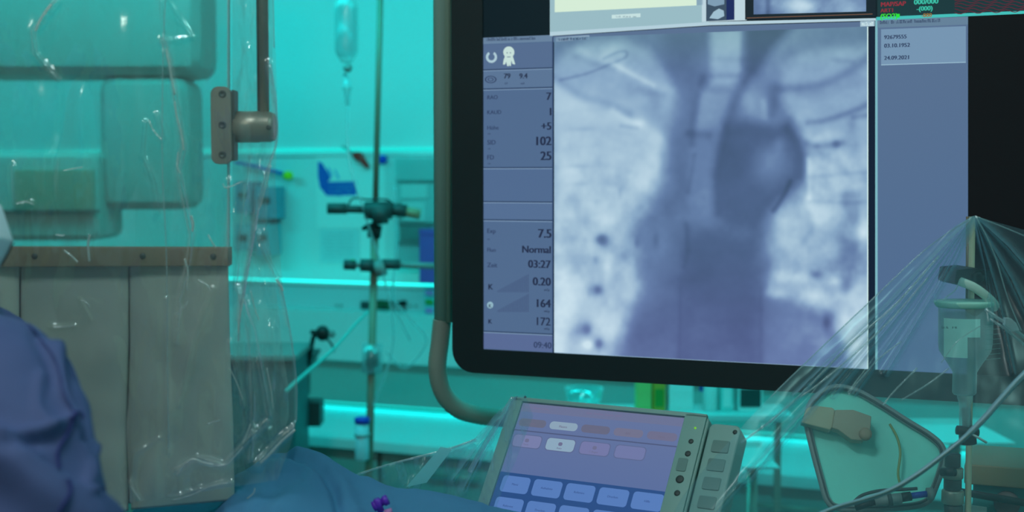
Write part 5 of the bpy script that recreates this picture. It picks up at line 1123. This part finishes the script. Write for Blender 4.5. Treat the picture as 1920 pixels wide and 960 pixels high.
for i, (x0, x1, y0, y1, lb_) in enumerate(((440, 468, 340, 400, 'left of two blue-grey gloves boxes on wall behind plastic cover'), (478, 512, 350, 410, 'right of two blue-grey glove boxes on wall behind plastic cover'), (440, 470, 420, 470, 'lower left grey dispenser on wall behind plastic cover'), (478, 505, 420, 478, 'lower right grey dispenser on wall behind plastic cover'))):
    hb_ = thing('wall_dispenser', wp(x0, y1, .05), lb_, 'dispenser', 'dispensers behind the plastic cover')
    wbox('dispenser_box', x0, x1, y0, y1, 0, .10, mat('dispenser_blue_%d' % i, (110, 160, 180) if i < 2 else (130, 180, 190), .5), hb_, .004); wbox('opening', x0+7, x1-7, y0+20, y0+32, .10, .104, 'darkgrey', hb_)
tag(wbox('wall_hook', 514, 521, 372, 388, 0, .05, 'black'), 'small black hook on the wall right of the glove boxes', 'hook')
# ceiling boom with equipment, seen through the shield
bm_ = thing('equipment_boom', P(275, 390, 4.4), 'large blurred grey equipment boom behind the radiation shield', 'boom')
Ym = 4.4; g1 = mat('boom_grey', (150, 170, 165), .6); g2 = mat('boom_grey_light', (165, 182, 175), .6)
def pbox(name, x0, x1, y0, y1, Y, dy, m, parent, bevel=.01):
    p, q = P(x0, y1, Y), P(x1, y0, Y); return obj(name, MB().box(p.x, q.x, Y, Y+dy, p.z, q.z), m, parent, bevel=bevel)
pbox('boom_head', -80, 372, -160, 142, Ym, .3, g1, bm_, .07); pbox('boom_column', 184, 352, 142, 394, Ym+.02, .25, g1, bm_, .06)
pbox('shelf_unit', -80, 182, 284, 452, Ym-.05, .3, g2, bm_, .04)
pbox('screen_front', 28, 176, 318, 394, Ym-.06, .01, mat('boom_panel', (150, 152, 132), .4), bm_, .004)
pbox('shelf_rail', -80, 182, 394, 399, Ym-.08, .03, M['darkgrey'], bm_, .002); pbox('ceiling_arm', 240, 300, -160, -140, Ym+.08, .12, g2, bm_)
p_ = P(270, -150, Ym+.1); obj('ceiling_tube', MB().tube([p_, (p_.x, p_.y, CEIL)], .06, 20), M['grey'], bm_, smooth=True)
# supplies on the unit below the display
kx = 4.12
its = thing('supply_shelf', P(1250, 775, kx), 'shelf below the display carrying small supplies', 'shelf')
zt_ = P(1300, 772, kx).z; xl, xr = P(1040, 772, kx).x, P(1480, 772, kx).x
obj('shelf_board', MB().box(xl, xr, kx-.06, kx+.14, zt_-.02, zt_), M['counter'], its, bevel=.003)
for x_ in (xl+.02, xr-.04): obj('leg', MB().box(x_, x_+.02, kx+.02, kx+.04, 0, zt_-.02), M['steel'], its)
def supply(kind, x0, x1, m, label, cat='box', h=.13, lid=None):
    p = P(x0, 772, kx); q = P(x1, 772, kx); t = thing(kind, ((p.x+q.x)/2, kx+.04, zt_), label, cat, None)
    obj('body', MB().box(p.x, q.x, kx, kx+.08, zt_+.0005, zt_+h), M[m] if isinstance(m, str) else m, t, bevel=.004)
    obj('label', MB().box(p.x+.006, q.x-.006, kx-.002, kx, zt_+.015, zt_+h*.55), M[lid] if lid else M['paper'], t)
gb = thing('glass_bowl', P(1096, 735, kx), 'shiny clear bowl glinting just under the display edge', 'bowl')
obj('bowl', MB().lathe((P(1096, 735, kx).x, kx+.03, zt_+.001), (0, 0, 1), [(.028, 0), (.030, .002), (.052, .03), (.062, .07), (.058, .07), (.048, .032), (.026, .006)], 28), film('bowl_glass', (.6, .95, .93), haze=.35, edge=.6, white=(.7, .95, .95), rough=.05, bump=0), gb, smooth=True)
supply('medicine_box', 1194, 1222, 'olive', 'yellow-green medicine box left of the pair under the display', lid='olive'); supply('medicine_box', 1224, 1248, mat('orange_card', (220, 170, 60), .6), 'orange-green medicine box right of the pair under the display', lid='green')
supply('gauze_pack', 1254, 1300, 'paper', 'white gauze pack right of the medicine boxes', 'pack'); supply('tissue_box', 1352, 1374, mat('aqua_card', (150, 220, 215), .6), 'aqua carton right of the blue bottle', 'box')
supply('swab_carton', 1384, 1430, 'paper', 'white carton with dark stripe at the right end of the supply shelf', 'box', lid='darkgrey')
bbt = thing('spray_bottle', P(1335, 772, kx), 'small blue spray bottle between white packs under the display', 'bottle')
pbb = P(1334, 772, kx); obj('body', MB().lathe((pbb.x, kx+.03, zt_+.0005), (0, 0, 1), [(.022, 0), (.024, .004), (.024, .08), (.010, .10), (.010, .115)], 18), M['white'], bbt, smooth=True)
obj('nozzle', MB().box(pbb.x-.03, pbb.x+.014, kx+.015, kx+.045, zt_+.115, zt_+.14), M['bluecap'], bbt, bevel=.003); obj('trigger', MB().tube([(pbb.x-.02, kx+.03, zt_+.115), (pbb.x-.028, kx+.03, zt_+.06)], .008, 8), M['bluecap'], bbt, smooth=True)
# trays built in place of bright turquoise reflections, right side
for (x0, x1, y, lb_) in ((1742, 1904, 812, 'tray standing in for a bright turquoise reflection right below the display'), (1392, 1462, 858, 'small tray standing in for a bright reflection between panel and green frame')):
    Yt = 3.4; p = P(x0, y+22, Yt); q = P(x1, y+22, Yt); t = thing('reflection_tray', ((p.x+q.x)/2, Yt+.1, p.z), lb_, 'tray')
    obj('tray_base', MB().box(p.x, q.x, Yt, Yt+.26, p.z, p.z+.006), M['white'], t, bevel=.002)
    obj('tray_rim', MB().box(p.x, q.x, Yt+.26, Yt+.266, p.z, p.z+.02), M['white'], t)
    obj('stand_post', MB().tube([((p.x+q.x)/2, Yt+.13, p.z), ((p.x+q.x)/2, Yt+.13, .02)], .015, 12), M['steel'], t, smooth=True)
    obj('stand_foot', MB().lathe(((p.x+q.x)/2, Yt+.13, 0), (0, 0, 1), [(.16, 0), (.16, .02), (.02, .03)], 16), M['grey'], t, smooth=True)
